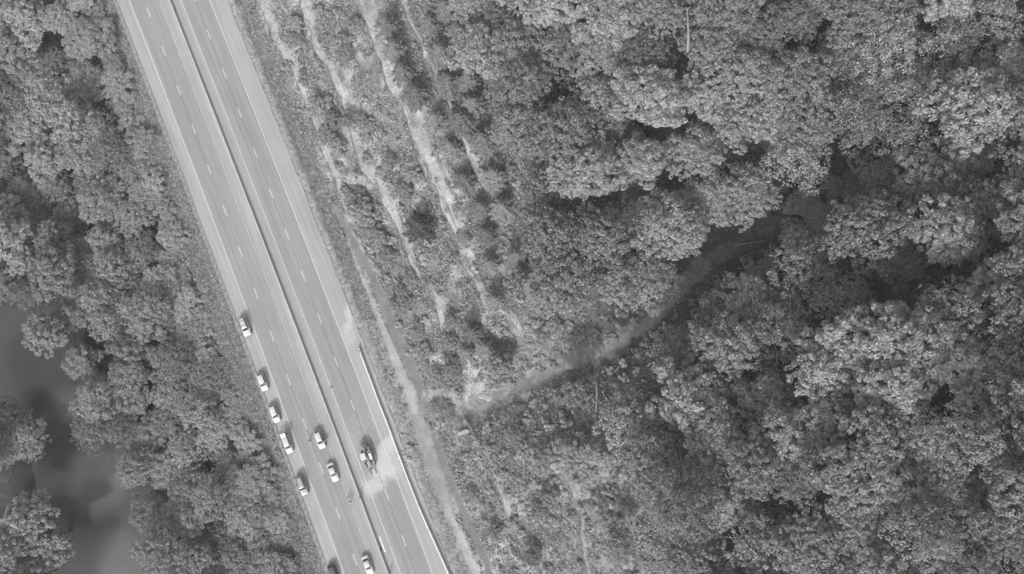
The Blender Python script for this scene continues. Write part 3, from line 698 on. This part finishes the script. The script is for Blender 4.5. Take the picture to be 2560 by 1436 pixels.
scatter('undergrowth', 90000, d_under, M_UNDER, .38, 'dark undergrowth on the woodland floor', .8, 62, sr=(-50, 190), tri=False)

# thin valley haze: one closed box round camera and scene
hz = MB().box((10, 25, 97.5), (900, 900, 233)).build('haze', None)
mh = bpy.data.materials.new('haze_air'); mh.use_nodes = True; mh.node_tree.nodes.clear()
pv = mh.node_tree.nodes.new('ShaderNodeVolumePrincipled'); pv.inputs['Density'].default_value = .00013; pv.inputs['Color'].default_value = (1, 1, 1, 1)
mo = mh.node_tree.nodes.new('ShaderNodeOutputMaterial'); mh.node_tree.links.new(pv.outputs[0], mo.inputs['Volume'])
hz.data.materials.append(mh); tag(hz, 'thin pale haze in the valley air', 'haze', None, 'stuff')
# ================================================================== VEHICLES
def ring(x, hw, zb, zt, crown=.05, tuck=.9):
    p = [(hw*tuck, zb), (hw, zb+.16*(zt-zb)), (hw*1.0, zb+.55*(zt-zb)), (hw*.965, zt-.10*(zt-zb)), (hw*.86, zt-.01), (hw*.45, zt+crown*.7), (0, zt+crown)]
    q = [(x, y, z) for y, z in p]; return q + [(x, -y, z) for y, z in reversed(p[:-1])]
def make_car(px, py, kind, paint, label, name='parked_car', cat='car', hatch=False, door=False, rails=False, dark_back=False, turn=0.):
    g = P(px, py, .8); head = road_head(g[1]) + turn
    o = empty(name, (g[0], g[1], .004), head, label, cat, 'vehicles stopped on the highway')
    if kind == 'sedan': L, Wd, belt, roof, xs = 4.9, 1.84, .93, 1.44, (1.05, .25, -.95, -1.75)
    elif kind == 'boxy': L, Wd, belt, roof, xs = 5.1, 1.98, 1.12, 1.85, (1.15, .55, -2.15, -2.42)
    else: L, Wd, belt, roof, xs = 4.75, 1.88, 1.03, 1.66, (1.15, .45, -1.75, -2.2)
    hl, hw = L/2, Wd/2; bt = belt
    st = [(-hl, .80, .42, bt*.80), (-hl+.10, .93, .30, bt*.95), (-hl+.55, 1., .22, bt), (-.9, 1., .20, bt), (.6, 1., .20, bt-.02), (1.1, .995, .22, bt-.05), (hl-.55, .96, .24, bt-.17), (hl-.14, .88, .30, bt-.30), (hl, .66, .40, bt-.48)]
    MB().loft([ring(x, hw*w, zb, zt) for x, w, zb, zt in st]).build('body', paint, o, True)
    x0, x1, x2, x3 = xs; wb, wt = hw*.90, hw*.72
    def cring(x, w, z, ztop): return [(x, w, z), (x, w*.97+.0, z+(ztop-z)*.5), (x, w*.9, ztop-.04), (x, w*.6, ztop+.005), (x, -w*.6, ztop+.005), (x, -w*.9, ztop-.04), (x, -w*.97, z+(ztop-z)*.5), (x, -w, z)]
    z0 = bt-.06
    c = MB()
    sec = [(x0, wb*.93, z0, z0+.05), (x1+.05, wb*.96, z0, roof-.05), (x1-.25, wb*.97, z0, roof), (x2+.4, wb*.97, z0, roof+.01), (x2, wb*.95, z0, roof-.05), (x3, wb*.92, z0, z0+.05)]
    rings = []
    for x, w, zb, zt in sec:
        k = (zt-zb)/(roof-z0); wt_ = w*(1-.20*k)
        rings.append([(x, w, zb), (x, w*.6+wt_*.4, zb+(zt-zb)*.5), (x, wt_, zt-.05*k), (x, wt_*.82, zt), (x, -wt_*.82, zt), (x, -wt_, zt-.05*k), (x, -(w*.6+wt_*.4), zb+(zt-zb)*.5), (x, -w, zb)])
    c.loft(rings).build('cabin', paint, o, True)
    dz = .012
    MB().add([(x0-.02, wb*.84, z0+.10), (x0-.02, -wb*.84, z0+.10), (x1+.10, -wb*.70, roof-.07+.02), (x1+.10, wb*.70, roof-.07+.02), (x0-.06, wb*.84, z0+.07), (x0-.06, -wb*.84, z0+.07), (x1+.04, -wb*.70, roof-.10), (x1+.04, wb*.70, roof-.10)], [(0, 1, 2, 3), (7, 6, 5, 4), (0, 4, 5, 1), (1, 5, 6, 2), (2, 6, 7, 3), (3, 7, 4, 0)]).build('windshield', M_GLASS, o)
    if not hatch:
        MB().add([(x3+.04, wb*.78, z0+.12), (x3+.04, -wb*.78, z0+.12), (x2-.06, -wb*.66, roof-.10), (x2-.06, wb*.66, roof-.10), (x3+.09, wb*.78, z0+.12), (x3+.09, -wb*.78, z0+.12), (x2, -wb*.66, roof-.14), (x2, wb*.66, roof-.14)], [(0, 1, 2, 3), (7, 6, 5, 4), (0, 4, 5, 1), (1, 5, 6, 2), (2, 6, 7, 3), (3, 7, 4, 0)]).build('rear_window', M_GLASS, o)
    for sg in (1, -1):
        n = 3 if kind != 'sedan' else 2
        xa, xb = x0-.42, x3+.30
        for i in range(n):
            u0 = xa + (xb-xa)*i/n - (.03 if i else 0); u1 = xa + (xb-xa)*(i+1)/n + .03
            ya, yb = wb*.975, wb*.845; za, zb_ = z0+.10, roof-.13
            s0 = .30 if i == 0 else 0; s1 = .25 if (i == n-1 and kind != 'boxy') else 0
            V = [(u0+0, sg*(ya+dz), za), (u1, sg*(ya+dz), za), (u1+s1, sg*(yb+dz), zb_), (u0-s0, sg*(yb+dz), zb_)]
            MB().add(V + [(a, b-sg*.06, c_) for a, b, c_ in V], [(0, 1, 2, 3), (7, 6, 5, 4), (0, 4, 5, 1), (1, 5, 6, 2), (2, 6, 7, 3), (3, 7, 4, 0)]).build('side_window', M_GLASS, o)
        MB().sphere((x0-.25, sg*(hw+.10), bt+.05), (.08, .13, .08)).build('mirror', paint, o, True)
        MB().box((hl-.12, sg*hw*.62, bt-.38), (.14, .36, .13), .85).build('headlight', M_LAMP, o)
        MB().box((-hl+.06, sg*hw*.78, bt*.80), (.08, .16, .26)).build('tail_light', M_MACHD, o)
        for wx in (hl-.92, -hl+1.0):
            r_ = .35 if kind != 'boxy' else .39
            wh = obj('wheel', MB().tube([(0, -.11, 0), (0, -.09, 0), (0, .09, 0), (0, .11, 0)], [r_*.9, r_, r_, r_*.9], 16).mesh('wheel', M_TYRE, True), o, (wx, sg*(hw-.08), r_))
            MB().tube([(0, sg*.09, 0), (0, sg*.125, 0)], [r_*.62, r_*.55], 12).build('rim', M_RIM, wh)
    MB().box((hl-.05, 0, .48), (.16, Wd*.8, .16), .9).build('front_bumper', M_BLACK if kind == 'boxy' else paint, o)
    MB().box((-hl+.02, 0, .50), (.16, Wd*.82, .2), .9).build('rear_bumper', M_SILVER if dark_back else paint, o)
    if rails:
        for sg in (1, -1):
            MB().tube([(x1-.2, sg*wb*.68, roof+.02), (x1-.35, sg*wb*.68, roof+.09), (x2+.35, sg*wb*.68, roof+.09), (x2+.15, sg*wb*.68, roof+.02)], .03, 5).build('roof_rail', M_BLACK, o)
        for xx in (x1-.75, x2+.75):
            MB().box((xx, 0, roof+.085), (.09, wb*1.4, .04)).build('crossbar', M_BLACK if paint is M_WHITE else M_SHIRTW, o)
    if hatch:
        m = MB(); a = Vector((x2, 0, roof-.02)); b = Vector((x2-1.05, 0, roof+.28))
        for zz in (0, .06): pass
        V = [(a.x, wb*.72, a.z), (a.x, -wb*.72, a.z), (b.x, -wb*.80, b.z), (b.x, wb*.80, b.z)]
        MB().add([(x, y, z+.07) for x, y, z in V] + V, [(0, 1, 2, 3), (7, 6, 5, 4), (0, 4, 5, 1), (1, 5, 6, 2), (2, 6, 7, 3), (3, 7, 4, 0)]).build('tailgate', paint, o)
        MB().box((x3+.12, 0, z0-.05), (.5, wb*1.4, .5)).build('boot_opening', M_BLACK, o)
    if door:
        sg = 1                                                # driver's side
        dx = x0-.15; hinge = Vector((dx, sg*(hw-.02), 0)); ang = math.radians(118)
        d_ = obj('door', MB().box((.52, 0, .62), (1.04, .07, .72)).box((.50, -.03, 1.20), (.80, .03, .44), .8).mesh('door', paint), o, hinge)
        d_.rotation_euler = (0, 0, ang)
        MB().box((.80, .045, .82), (.16, .03, .04)).build('handle', M_BLACK, d_)
        MB().box((dx-.55, sg*(hw-.05), .80), (.95, .08, .66)).build('door_opening', M_BLACK, o)
    return o
make_car(612, 817, 'boxy', M_WHITE, 'white boxy car with roof rack, topmost of the parked row by the guardrail', rails=True)
make_car(656, 955, 'suv', M_WHITE, 'white car parked against the guardrail, second from the top of the row')
make_car(686, 1034, 'suv', M_WHITE, 'white car parked against the guardrail just above the group of people')
make_car(718, 1111, 'suv', M_WHITE, 'white car with its tailgate raised and people gathered behind', hatch=True)
make_car(755, 1214, 'boxy', M_SILVER, 'silver boxy car with roof rails and crossbars beside the guardrail', rails=True)
make_car(834, 1435, 'suv', M_DARKP, 'dark car with a pale bumper cut off by the bottom edge', dark_back=True)
make_car(799, 1099, 'suv', M_WHITE, 'white car stopped in the lane with its front door open', door=True)
make_car(832, 1181, 'sedan', M_WHITE, 'white saloon stopped in the lane ahead of the open-door car')
make_car(919, 1414, 'sedan', M_WHITE, 'white saloon in the lane beside the median at the bottom edge')

# telehandler
a = P(906, 1112, 1.0); b = P(931, 1176, .6); hd = math.atan2(b[1]-a[1], b[0]-a[0]); L = math.hypot(b[0]-a[0], b[1]-a[1]); c = (a+b)/2
th = empty('telehandler', (c[0], c[1], .004), hd, 'telehandler with pale square cab roof and lowered forks on dusty lanes', 'telehandler')
hL = L/2
MB().box((-.7, 0, .95), (L*.72, 1.35, .55), .92).build('chassis', M_MACHD, th)
MB().box((-hL+.75, 0, 1.35), (1.5, 1.9, .9), .86).build('counterweight', M_MACH, th)
MB().tube([(-hL+.6, .12, 2.15), (-.6, .12, 1.95), (hL-1.5, .10, 1.35), (hL-.75, .10, .85)], [.30, .28, .24, .20], 6).build('boom', M_MACH, th)
MB().box((-.35, .92, 1.35), (2.5, .75, .72), .9).build('engine_cover', M_CONC2, th)
MB().box((-1.0, .95, 1.76), (.5, .4, .1)).tube([(-.9, 1.05, 1.7), (-.9, 1.05, 2.3)], .06, 6).build('exhaust', M_MACHD, th)
cab = obj('cab', MB().box((0, 0, .65), (1.55, 1.0, 1.3), .94).mesh('cab', M_GLASS), th, (-.55, -.62, 1.2))
for sx in (-.74, .74):
    for sy in (-.48, .48): MB().tube([(sx, sy, 0), (sx*.94, sy*.94, 1.34)], .05, 5).build('cab_post', M_MACH, cab)
MB().loft([[(x*w, y*w, z) for x, y in ((-.84, -.5), (-.74, -.62), (.7, -.62), (.86, -.46), (.86, .46), (.7, .62), (-.74, .62), (-.84, .5))] for w, z in ((1, 1.34), (1.03, 1.40), (.97, 1.48))]).build('cab_roof', M_SHIRTW, cab)
for wx in (1.75, -1.9):
    for sy in (1, -1):
        wh = obj('wheel', MB().tube([(0, -.24, 0), (0, -.19, 0), (0, .19, 0), (0, .24, 0)], [.56, .66, .66, .56], 18).mesh('wheel', M_TYRE, True), th, (wx, sy*1.12, .66))
        MB().tube([(0, sy*.16, 0), (0, sy*.26, 0)], [.36, .3], 12).build('rim', M_SILVER, wh)
        MB().box((wx, sy*1.12, 1.40), (1.15, .55, .07), .9).build('fender', M_MACH, th)
for sy in (-.32, .5): MB().tube([(1.4, sy, 1.15), (hL-.7, sy*.9, .85)], .06, 6).build('hydraulic_cylinder', M_RIM, th)
MB().box((1.6, .0, 1.35), (.9, .9, .22)).box((2.1, -.25, 1.5), (.35, .25, .16)).build('boom_head', M_SIGN, th)
MB().box((hL-.35, 0, .55), (.10, 1.75, .12)).box((hL-.35, 0, 1.0), (.10, 1.75, .12)).box((hL-.35, .8, .78), (.10, .1, .5)).box((hL-.35, -.8, .78), (.10, .1, .5)).box((hL-.6, 0, .8), (.5, .5, .3)).build('fork_carriage', M_MACHD, th)
for sy in (.62, -.62): MB().box((hL+.42, sy, .14), (1.5, .14, .07)).box((hL-.29, sy, .5), (.08, .14, .8)).build('fork', M_MACHD, th)

# drums, signs, debris on the road
for i, (x, y) in enumerate(((897.5, 872), (901.5, 882))):
    g = P(x, y, .5); o = empty('traffic_drum', (g[0], g[1], .02), 0, 'pale traffic drum with dark bands, ' + ('farther of two beyond the barrier end' if i == 0 else 'touching the first barrier segment'), 'drum', 'drums at the barrier end')
    MB().tube([(0, 0, 0), (0, 0, .08)], .36, 12).build('rubber_base', M_TYRE, o)
    MB().tube([(0, 0, .06), (0, 0, .4), (0, 0, .42), (0, 0, .75), (0, 0, .77), (0, 0, 1.0)], [.31, .29, .275, .265, .25, .24], 14).build('barrel', M_SIGN, o)
    for z in (.28, .62): MB().tube([(0, 0, z), (0, 0, z+.12)], .302-.04*z, 14).build('band', M_MACH, o)
for i, (x, y) in enumerate(((786, 1323), (637, 924))):
    g = P(x-6, y+2); s_ = float(road_s(g[0], g[1])); gx, gy = road_xy(-14.6, g[1])
    o = empty('roadside_marker', (float(gx), gy, -.15), road_head(gy), 'small roadside marker sign behind the guardrail ' + ('near the dark car' if i == 0 else 'between the two uppermost parked cars'), 'sign')
    MB().tube([(0, 0, 0), (0, 0, 1.5)], .035, 5).build('post', M_STEEL, o); MB().box((.04, 0, 1.3), (.02, .32, .5)).build('plate', M_SIGN, o)
def rock_mesh(seed, mat, k=.22, n=1):
    r = np.random.default_rng(seed); bm = bmesh.new(); bmesh.ops.create_icosphere(bm, subdivisions=2, radius=1.)
    D = sph(r, 9); hgt = r.uniform(.62, .95, 9)
    for v in bm.verts:
        c = np.array(v.co); 
        for d, h in zip(D, hgt):
            q = c @ d
            if q > h: c = c - d*(q-h)
        v.co = Vector(c + r.normal(0, k*.12, 3))
    me = bpy.data.meshes.new('boulder'); bm.to_mesh(me); bm.free(); me.materials.append(mat); return me
RK = [rock_mesh(700+i, M_ROCK) for i in range(4)]; RP = [rock_mesh(720+i, M_ROCKP) for i in range(2)]
def rock(px, py, r, label, pale=False, flat=.7, name='boulder', group=None):
    p = hit(px, py); q = random.Random(int(px*7+py)); o = obj(name, (RP if pale else RK)[q.randrange(2 if pale else 4)], None, (p[0], p[1], p[2]+r*flat*.35))
    o.scale = (r*q.uniform(.9, 1.25), r*q.uniform(.8, 1.1), r*flat); o.rotation_euler = (q.uniform(-.2, .2), q.uniform(-.2, .2), q.random()*6.28)
    return tag(o, label, 'rock', group)
rock(1029, 1121, .85, 'largest boulder lying in the ditch behind the concrete barriers')
rock(1021, 1114, .6, 'narrow boulder leaning on the largest one in the ditch'); rock(1041, 1115, .4, 'small boulder right of the largest one in the ditch')
rock(1023, 1149, .75, 'flat pale block in the ditch close behind the barriers', True, .6); rock(1014, 1159, .4, 'small pale stone below the flat block at the barriers', True)
rock(1018, 1168, .4, 'pale stone resting against the back of the barrier', True); rock(1004, 1087, .4, 'single stone in the ditch above the boulder cluster')
rock(978, 942, .45, 'rounded stone at the edge of the pale bench'); rock(1155, 1082, 1.0, 'bright white angular rock on the slide debris', True, .5); rock(1167, 1079, .7, 'white rock touching the bright angular one', True, .5)
rock(1108, 1060, .55, 'pale rounded stone at the foot of the brush heap', True); rock(1206, 989, 1.2, 'broad pale slab above the gully mouth', True, .25); rock(1222, 996, .8, 'pale slab end beside the gully mouth', True, .25)
rock(1284, 628, 1.1, 'pale outcrop block at the top of the narrow cleft', True); rock(1184, 668, .9, 'rounded pale boulder on the ledge below the big pine', True); rock(1192, 679, .6, 'smaller boulder below the rounded pale one on the ledge', True)
for i in range(26):
    q = random.Random(40+i); px = q.uniform(905, 1000); t_ = (px-905)/95; rock(px + q.uniform(-5, 55)*(.5+t_*.4) , 770 + t_*330 + q.uniform(-20, 60), q.uniform(.12, .28), 'small stone scattered on the gravel verge behind the barriers', q.random() < .4, .7, 'stone', 'stones on the gravel verge')
for i in range(16):
    q = random.Random(80+i); rock(q.uniform(1002, 1014), q.uniform(1125, 1150), q.uniform(.12, .3), 'small stone in the rubble pile against the barrier back', q.random() < .4, .8, 'stone', 'rubble behind the barrier')
g = P(953, 1360); rz = road_head(g[1]); m = MB().box((-.2, 0, .05), (3.6, .42, .1), .9).box((1.9, .1, .07), (.5, .6, .14), .85)
o = m.build('concrete_slab', M_CONC2); o.location = (g[0]+.25, g[1], .006); o.rotation_euler = (0, 0, rz); tag(o, 'pale broken concrete strip lying along the median foot', 'concrete')
g = P(953, 1373); o = MB().sphere((0, 0, .16), (.42, .2, .18), 10, 6).build('sandbag', M_SHIRTD, None, True); o.location = (g[0], g[1], .006); o.rotation_euler = (0, 0, rz); tag(o, 'dark bag lying by the concrete strip at the median', 'bag')
g = P(829, 968); o = MB().tube([(-.5, 0, .04), (-.1, .07, .07), (.5, 0, .04)], [.05, .12, .06], 6).build('tyre_scrap', M_TYRE); o.location = (g[0], g[1], .006); o.rotation_euler = (0, 0, .6); tag(o, 'dark scrap of tyre lying on the empty lane', 'debris')

# fallen wood and bare branches
def branchy(name, pts_px, r0, mat, label, nb_=6, h0=.3, h1=.3, seed=0, fan=1.):
    q = np.random.default_rng(seed); n = len(pts_px); W_ = []
    for i, (x, y) in enumerate(pts_px):
        h = h0 + (h1-h0)*i/(n-1); p = hit(x, y, h); W_.append(np.array([p[0], p[1], p[2]+h]))
    b0 = W_[0].copy(); W_ = [w-b0 for w in W_]; m = MB()
    m.tube([tuple(w) for w in W_], [r0*(1-.75*i/(n-1)) for i in range(n)], 6)
    d = W_[-1]-W_[0]; Ld = np.linalg.norm(d); d = d/Ld; per = np.cross(d, [0, 0, 1.]); per /= np.linalg.norm(per)+1e-6
    for k in range(nb_):
        u = q.uniform(.35, .98); j = min(int(u*(n-1)), n-2); st_ = W_[j] + (W_[j+1]-W_[j])*(u*(n-1)-j)
        e = d*q.uniform(.4, 1.) + per*q.choice((-1, 1))*q.uniform(.3, .8)*fan + np.array([0, 0, q.uniform(0, .5)]); l = Ld*q.uniform(.15, .35)
        mid = st_+e*l*.5+q.normal(0, .06*l, 3); m.tube([tuple(st_), tuple(mid), tuple(st_+e*l+q.normal(0, .1*l, 3))], [r0*.4, r0*.3, r0*.12], 4)
    o = m.build(name, mat); o.location = tuple(b0); return tag(o, label, 'dead wood')
branchy('dead_snag', [(1490, 1030), (1492, 985), (1491, 960), (1489, 936)], .28, M_PALE, 'pale bare snag standing straight below the gully', 4, .2, 7., 1, .3)
branchy('fallen_log', [(1284, 936), (1312, 924), (1346, 911)], .22, M_PALE, 'pale log lying beside the gully, upper of a pair', 2, .4, .4, 2, .4)
branchy('fallen_log', [(1290, 938), (1318, 927), (1350, 913)], .16, M_PALE, 'thinner pale log lying just under the upper one by the gully', 1, .4, .4, 3, .4)
branchy('fallen_branch', [(1318, 1015), (1290, 1034), (1262, 1046), (1235, 1062)], .16, M_PALE, 'bare fanned branch fallen on the shaded slope below the gully', 12, .6, .8, 4)
branchy('fallen_log', [(1836, 614), (1880, 607), (1912, 602)], .2, M_PALE, 'thin pale log crossing the upper gully', 2, .8, 1.2, 5, .4)
branchy('fallen_branch', [(1850, 645), (1885, 632), (1920, 624)], .16, M_PALE, 'twiggy fallen branch below the thin log in the upper gully', 8, .8, 1.2, 6)
branchy('fallen_log', [(1536, 930), (1550, 915), (1556, 905)], .13, M_PALE, 'short pale pole leaning on the slope near the snag', 0, .5, 1., 7)
branchy('fallen_log', [(1498, 921), (1508, 917), (1518, 921)], .2, M_PALE, 'curved pale root at the end of the shaded gully floor', 1, .4, .4, 8)
branchy('fallen_branch', [(1131, 1040), (1126, 1060), (1125, 1085), (1127, 1100)], .12, M_PALE, 'forked bare branch on the slide debris below the brush heap', 5, .3, .3, 9)
branchy('fallen_branch', [(1110, 1085), (1124, 1098), (1140, 1106)], .12, M_BARK, 'dark stick lying across the slide debris', 3, .3, .3, 10)
branchy('fallen_branch', [(400, 1335), (430, 1325), (458, 1315)], .25, M_BARK, 'dark bare branch reaching over the river edge', 4, 6, 7, 11)
branchy('dead_snag', [(1719, 130), (1721, 95), (1720, 60), (1718, 20)], .3, M_PALE, 'pale straight dead trunk showing through the upper wood', 3, 16, 20, 12, .4)
branchy('dead_snag', [(2425, 1062), (2460, 1078), (2498, 1090)], .2, M_PALE, 'bare pale branch showing in the shaded wood at right', 4, 14, 15, 13)
# brush heap at the mouth of the gully
p = hit(1112, 1022); q = np.random.default_rng(5)
bh = empty('brush_heap', tuple(p), 0, 'mound of broken sticks and stones at the gully mouth', 'debris')
m = MB(); R_ = []
for i in range(7):
    f = i/6; R_.append([(4.0*(1-f**2)*math.cos(k*.45)*1.0*(1+.12*math.sin(k*2.3)), 3.6*(1-f**2)*math.sin(k*.45)*(1+.12*math.cos(k*1.7)), -.6 + 1.7*f + .15*math.sin(k*3+i)) for k in range(14)])
m.loft(R_).build('earth_mound', M_ROCK, bh)
m = MB()
for i in range(230):
    a_ = q.random()*6.28; rr = math.sqrt(q.random())*3.7; z = -.1 + 1.3*(1-(rr/4)**2); x, y = rr*math.cos(a_), rr*math.sin(a_); t_ = q.normal(2.6, .5); l = q.uniform(.3, 1.0); dz_ = q.normal(0, .15)
    m.tube([(x-math.cos(t_)*l, y-math.sin(t_)*l, z-dz_), (x, y, z+.1), (x+math.cos(t_)*l, y+math.sin(t_)*l, z+dz_)], [.05, .07, .03], 4, False)
tag(m.build('sticks', M_PALE, bh), kind='stuff')

# ================================================================== PEOPLE
def make_person(px, py, face, shirt, trou, label, pose='stand', z0=.004, hair=True, xy=None):
    g = P(px, py) if xy is None else xy
    sw = .5
    J = {'pel': (0, 0, .95), 'sp': (0, 0, 1.15), 'ch': (.02, 0, 1.35), 'nk': (.02, 0, 1.48), 'hd': (.04, 0, 1.62), 'ht': (.04, 0, 1.74)}
    legs = {1: [(0, .10, .92), (.03, .11, .50), (-.02, .12, .09), (.16, .14, .04)], -1: [(0, -.10, .92), (.03, -.11, .50), (-.02, -.12, .09), (.16, -.14, .04)]}
    arms = {1: [(0, .19, 1.40), (-.03, .26, 1.13), (.08, .27, .90), (.12, .26, .80)], -1: [(0, -.19, 1.40), (-.03, -.26, 1.13), (.08, -.27, .90), (.12, -.26, .80)]}
    if pose == 'walk':
        legs[1] = [(0, .10, .92), (.22, .11, .52), (.26, .12, .09), (.43, .13, .05)]; legs[-1] = [(0, -.10, .92), (-.05, -.11, .50), (-.34, -.12, .12), (-.18, -.13, .04)]
        arms[1] = [(0, .19, 1.40), (-.14, .25, 1.15), (-.12, .27, .93), (-.10, .27, .84)]
    if pose == 'hold':
        for k in (1, -1): arms[k] = [(0, k*.19, 1.40), (.08, k*.27, 1.15), (.32, k*.20, 1.22), (.41, k*.17, 1.25)]
    if pose == 'sit':
        for k in (1, -1):
            legs[k] = [(0, k*.10, .93), (.42, k*.12, .90), (.50, k*.12, .48), (.65, k*.13, .43)]
            arms[k] = [(0, k*.19, 1.40), (.05, k*.27, 1.15), (.28, k*.18, 1.02), (.36, k*.15, .99)]
    V, E, Rd, B = [], [], [], []
    def v(p, r): V.append(p); Rd.append(r); return len(V)-1
    ids = {}
    for k, r in (('pel', .15), ('sp', .135), ('ch', .155), ('nk', .06), ('hd', .10), ('ht', .075)): ids[k] = v(J[k], r)
    def e(a_, b_, kind): E.append((a_, b_)); B.append((np.array(V[a_]), np.array(V[b_]), kind))
    e(ids['pel'], ids['sp'], 's'); e(ids['sp'], ids['ch'], 's'); e(ids['ch'], ids['nk'], 'k'); e(ids['nk'], ids['hd'], 'k'); e(ids['hd'], ids['ht'], 'k')
    for k in (1, -1):
        pv = ids['pel']
        for i, (p, r) in enumerate(zip(legs[k], (.10, .07, .05, .045))):
            n_ = v(p, r); e(pv, n_, 't' if i < 3 else 'f'); pv = n_
        pv = ids['ch']
        for i, (p, r) in enumerate(zip(arms[k], (.075, .055, .04, .04))):
            n_ = v(p, r); e(pv, n_, 's' if i < 2 else 'k'); pv = n_
    me = bpy.data.meshes.new('sk'); me.from_pydata(V, E, []); tmp = bpy.data.objects.new('sk', me); COL.objects.link(tmp)
    md = tmp.modifiers.new('s', 'SKIN'); md.use_smooth_shade = True
    for i, r in enumerate(Rd): me.skin_vertices[0].data[i].radius = (r, r*(1.15 if i in (0, 1, 2) else 1))
    me.skin_vertices[0].data[0].use_root = True
    tmp.modifiers.new('u', 'SUBSURF').levels = 1
    dg = bpy.context.evaluated_depsgraph_get(); body = bpy.data.meshes.new_from_object(tmp.evaluated_get(dg)); bpy.data.objects.remove(tmp)
    for m_ in (M_SKIN, shirt, trou, M_BLACK): body.materials.append(m_)
    mi = {'k': 0, 's': 1, 't': 2, 'f': 3}
    for pl in body.polygons:
        c_ = np.array(pl.center); bd, bk = 9, 's'
        for p0, p1, kd in B:
            d_ = p1-p0; t_ = np.clip(((c_-p0) @ d_)/(d_ @ d_), 0, 1); dd = np.linalg.norm(c_-p0-t_*d_)
            if dd < bd: bd, bk = dd, kd
        pl.material_index = mi[bk]
    # fingers, nose and ears joined to the body mesh
    bm = bmesh.new(); bm.from_mesh(body); x_ = MB()
    for k in (1, -1):
        w_ = np.array(arms[k][3]); f_ = w_-np.array(arms[k][2]); f_ /= np.linalg.norm(f_); sd2 = np.cross(f_, [0, k, 0.]); sd2 /= np.linalg.norm(sd2)+1e-6
        for i, ln in enumerate((.07, .085, .09, .082, .065)):
            b_ = w_ + sd2*(i-2)*.018 + f_*(.0 if i else -.03); t2 = f_ + (sd2*(-.8) if i == 0 else 0)
            x_.tube([tuple(b_), tuple(b_+t2*ln*.55), tuple(b_+t2*ln+np.array([.01, -k*.015, -.01]))], [.010, .009, .006], 5)
    hx, hy, hz = J['hd']; x_.sphere((hx+.115, 0, hz-.01), (.02, .016, .03)); x_.sphere((hx, .10, hz), (.02, .012, .035)); x_.sphere((hx, -.10, hz), (.02, .012, .035))
    fm = x_.mesh('x', M_SKIN); bm.from_mesh(fm); bm.to_mesh(body); bm.free()
    o = empty('person', (g[0], g[1], z0), face, label, 'person')
    obj('body', body, o)
    if hair:
        h_ = MB().sphere((hx-.02, 0, hz+.045), (.118, .108, .118), 10, 7).mesh('hair', M_HAIR, True); obj('hair', h_, o)
    return o
DN = road_head(P(800, 1150)[1])
make_person(873, 1241, DN+.6, M_SHIRTW, M_TROUG, 'person in a white shirt walking on the lane by the median', 'walk')
make_person(878, 1253, DN-1.0, M_SHIRTD, M_TROU, 'person in dark clothing on the lane just below the white-shirted walker', 'hold')
_y = P(899, 1243)[1]; _b = road_xy(-.02, _y)
make_person(0, 0, DN+math.pi/2, M_SHIRTW, M_TROU, 'person in a white top sitting on the median barrier', 'sit',  .72-.80, True, (float(_b[0]), _y))
make_person(976, 1429, DN+2.0, M_SHIRTW, M_TROUG, 'person in a pale top standing at the median near the bottom edge')
make_person(776, 1101, DN, M_SHIRTD, M_TROU, 'person in dark clothing standing beside the open-door car', 'walk')
make_person(712, 1073, DN, M_SHIRTW, M_TROU, 'person in a white top, topmost of the group behind the raised tailgate', 'hold')
make_person(702, 1084, DN-.5, M_SHIRTW, M_TROUG, 'person in a white top nearest the guardrail in the group', 'hold')
make_person(716, 1084, DN+.5, M_SHIRTG, M_TROU, 'person in a grey top in the middle of the group', 'stand')
make_person(725, 1086, DN+2.5, M_SHIRTW, M_TROU, 'person in a white top on the lane side of the group', 'stand')
make_person(724, 1072, DN+math.pi, M_SHIRTD, M_TROU, 'person in dark clothing at the upper right of the group', 'stand')
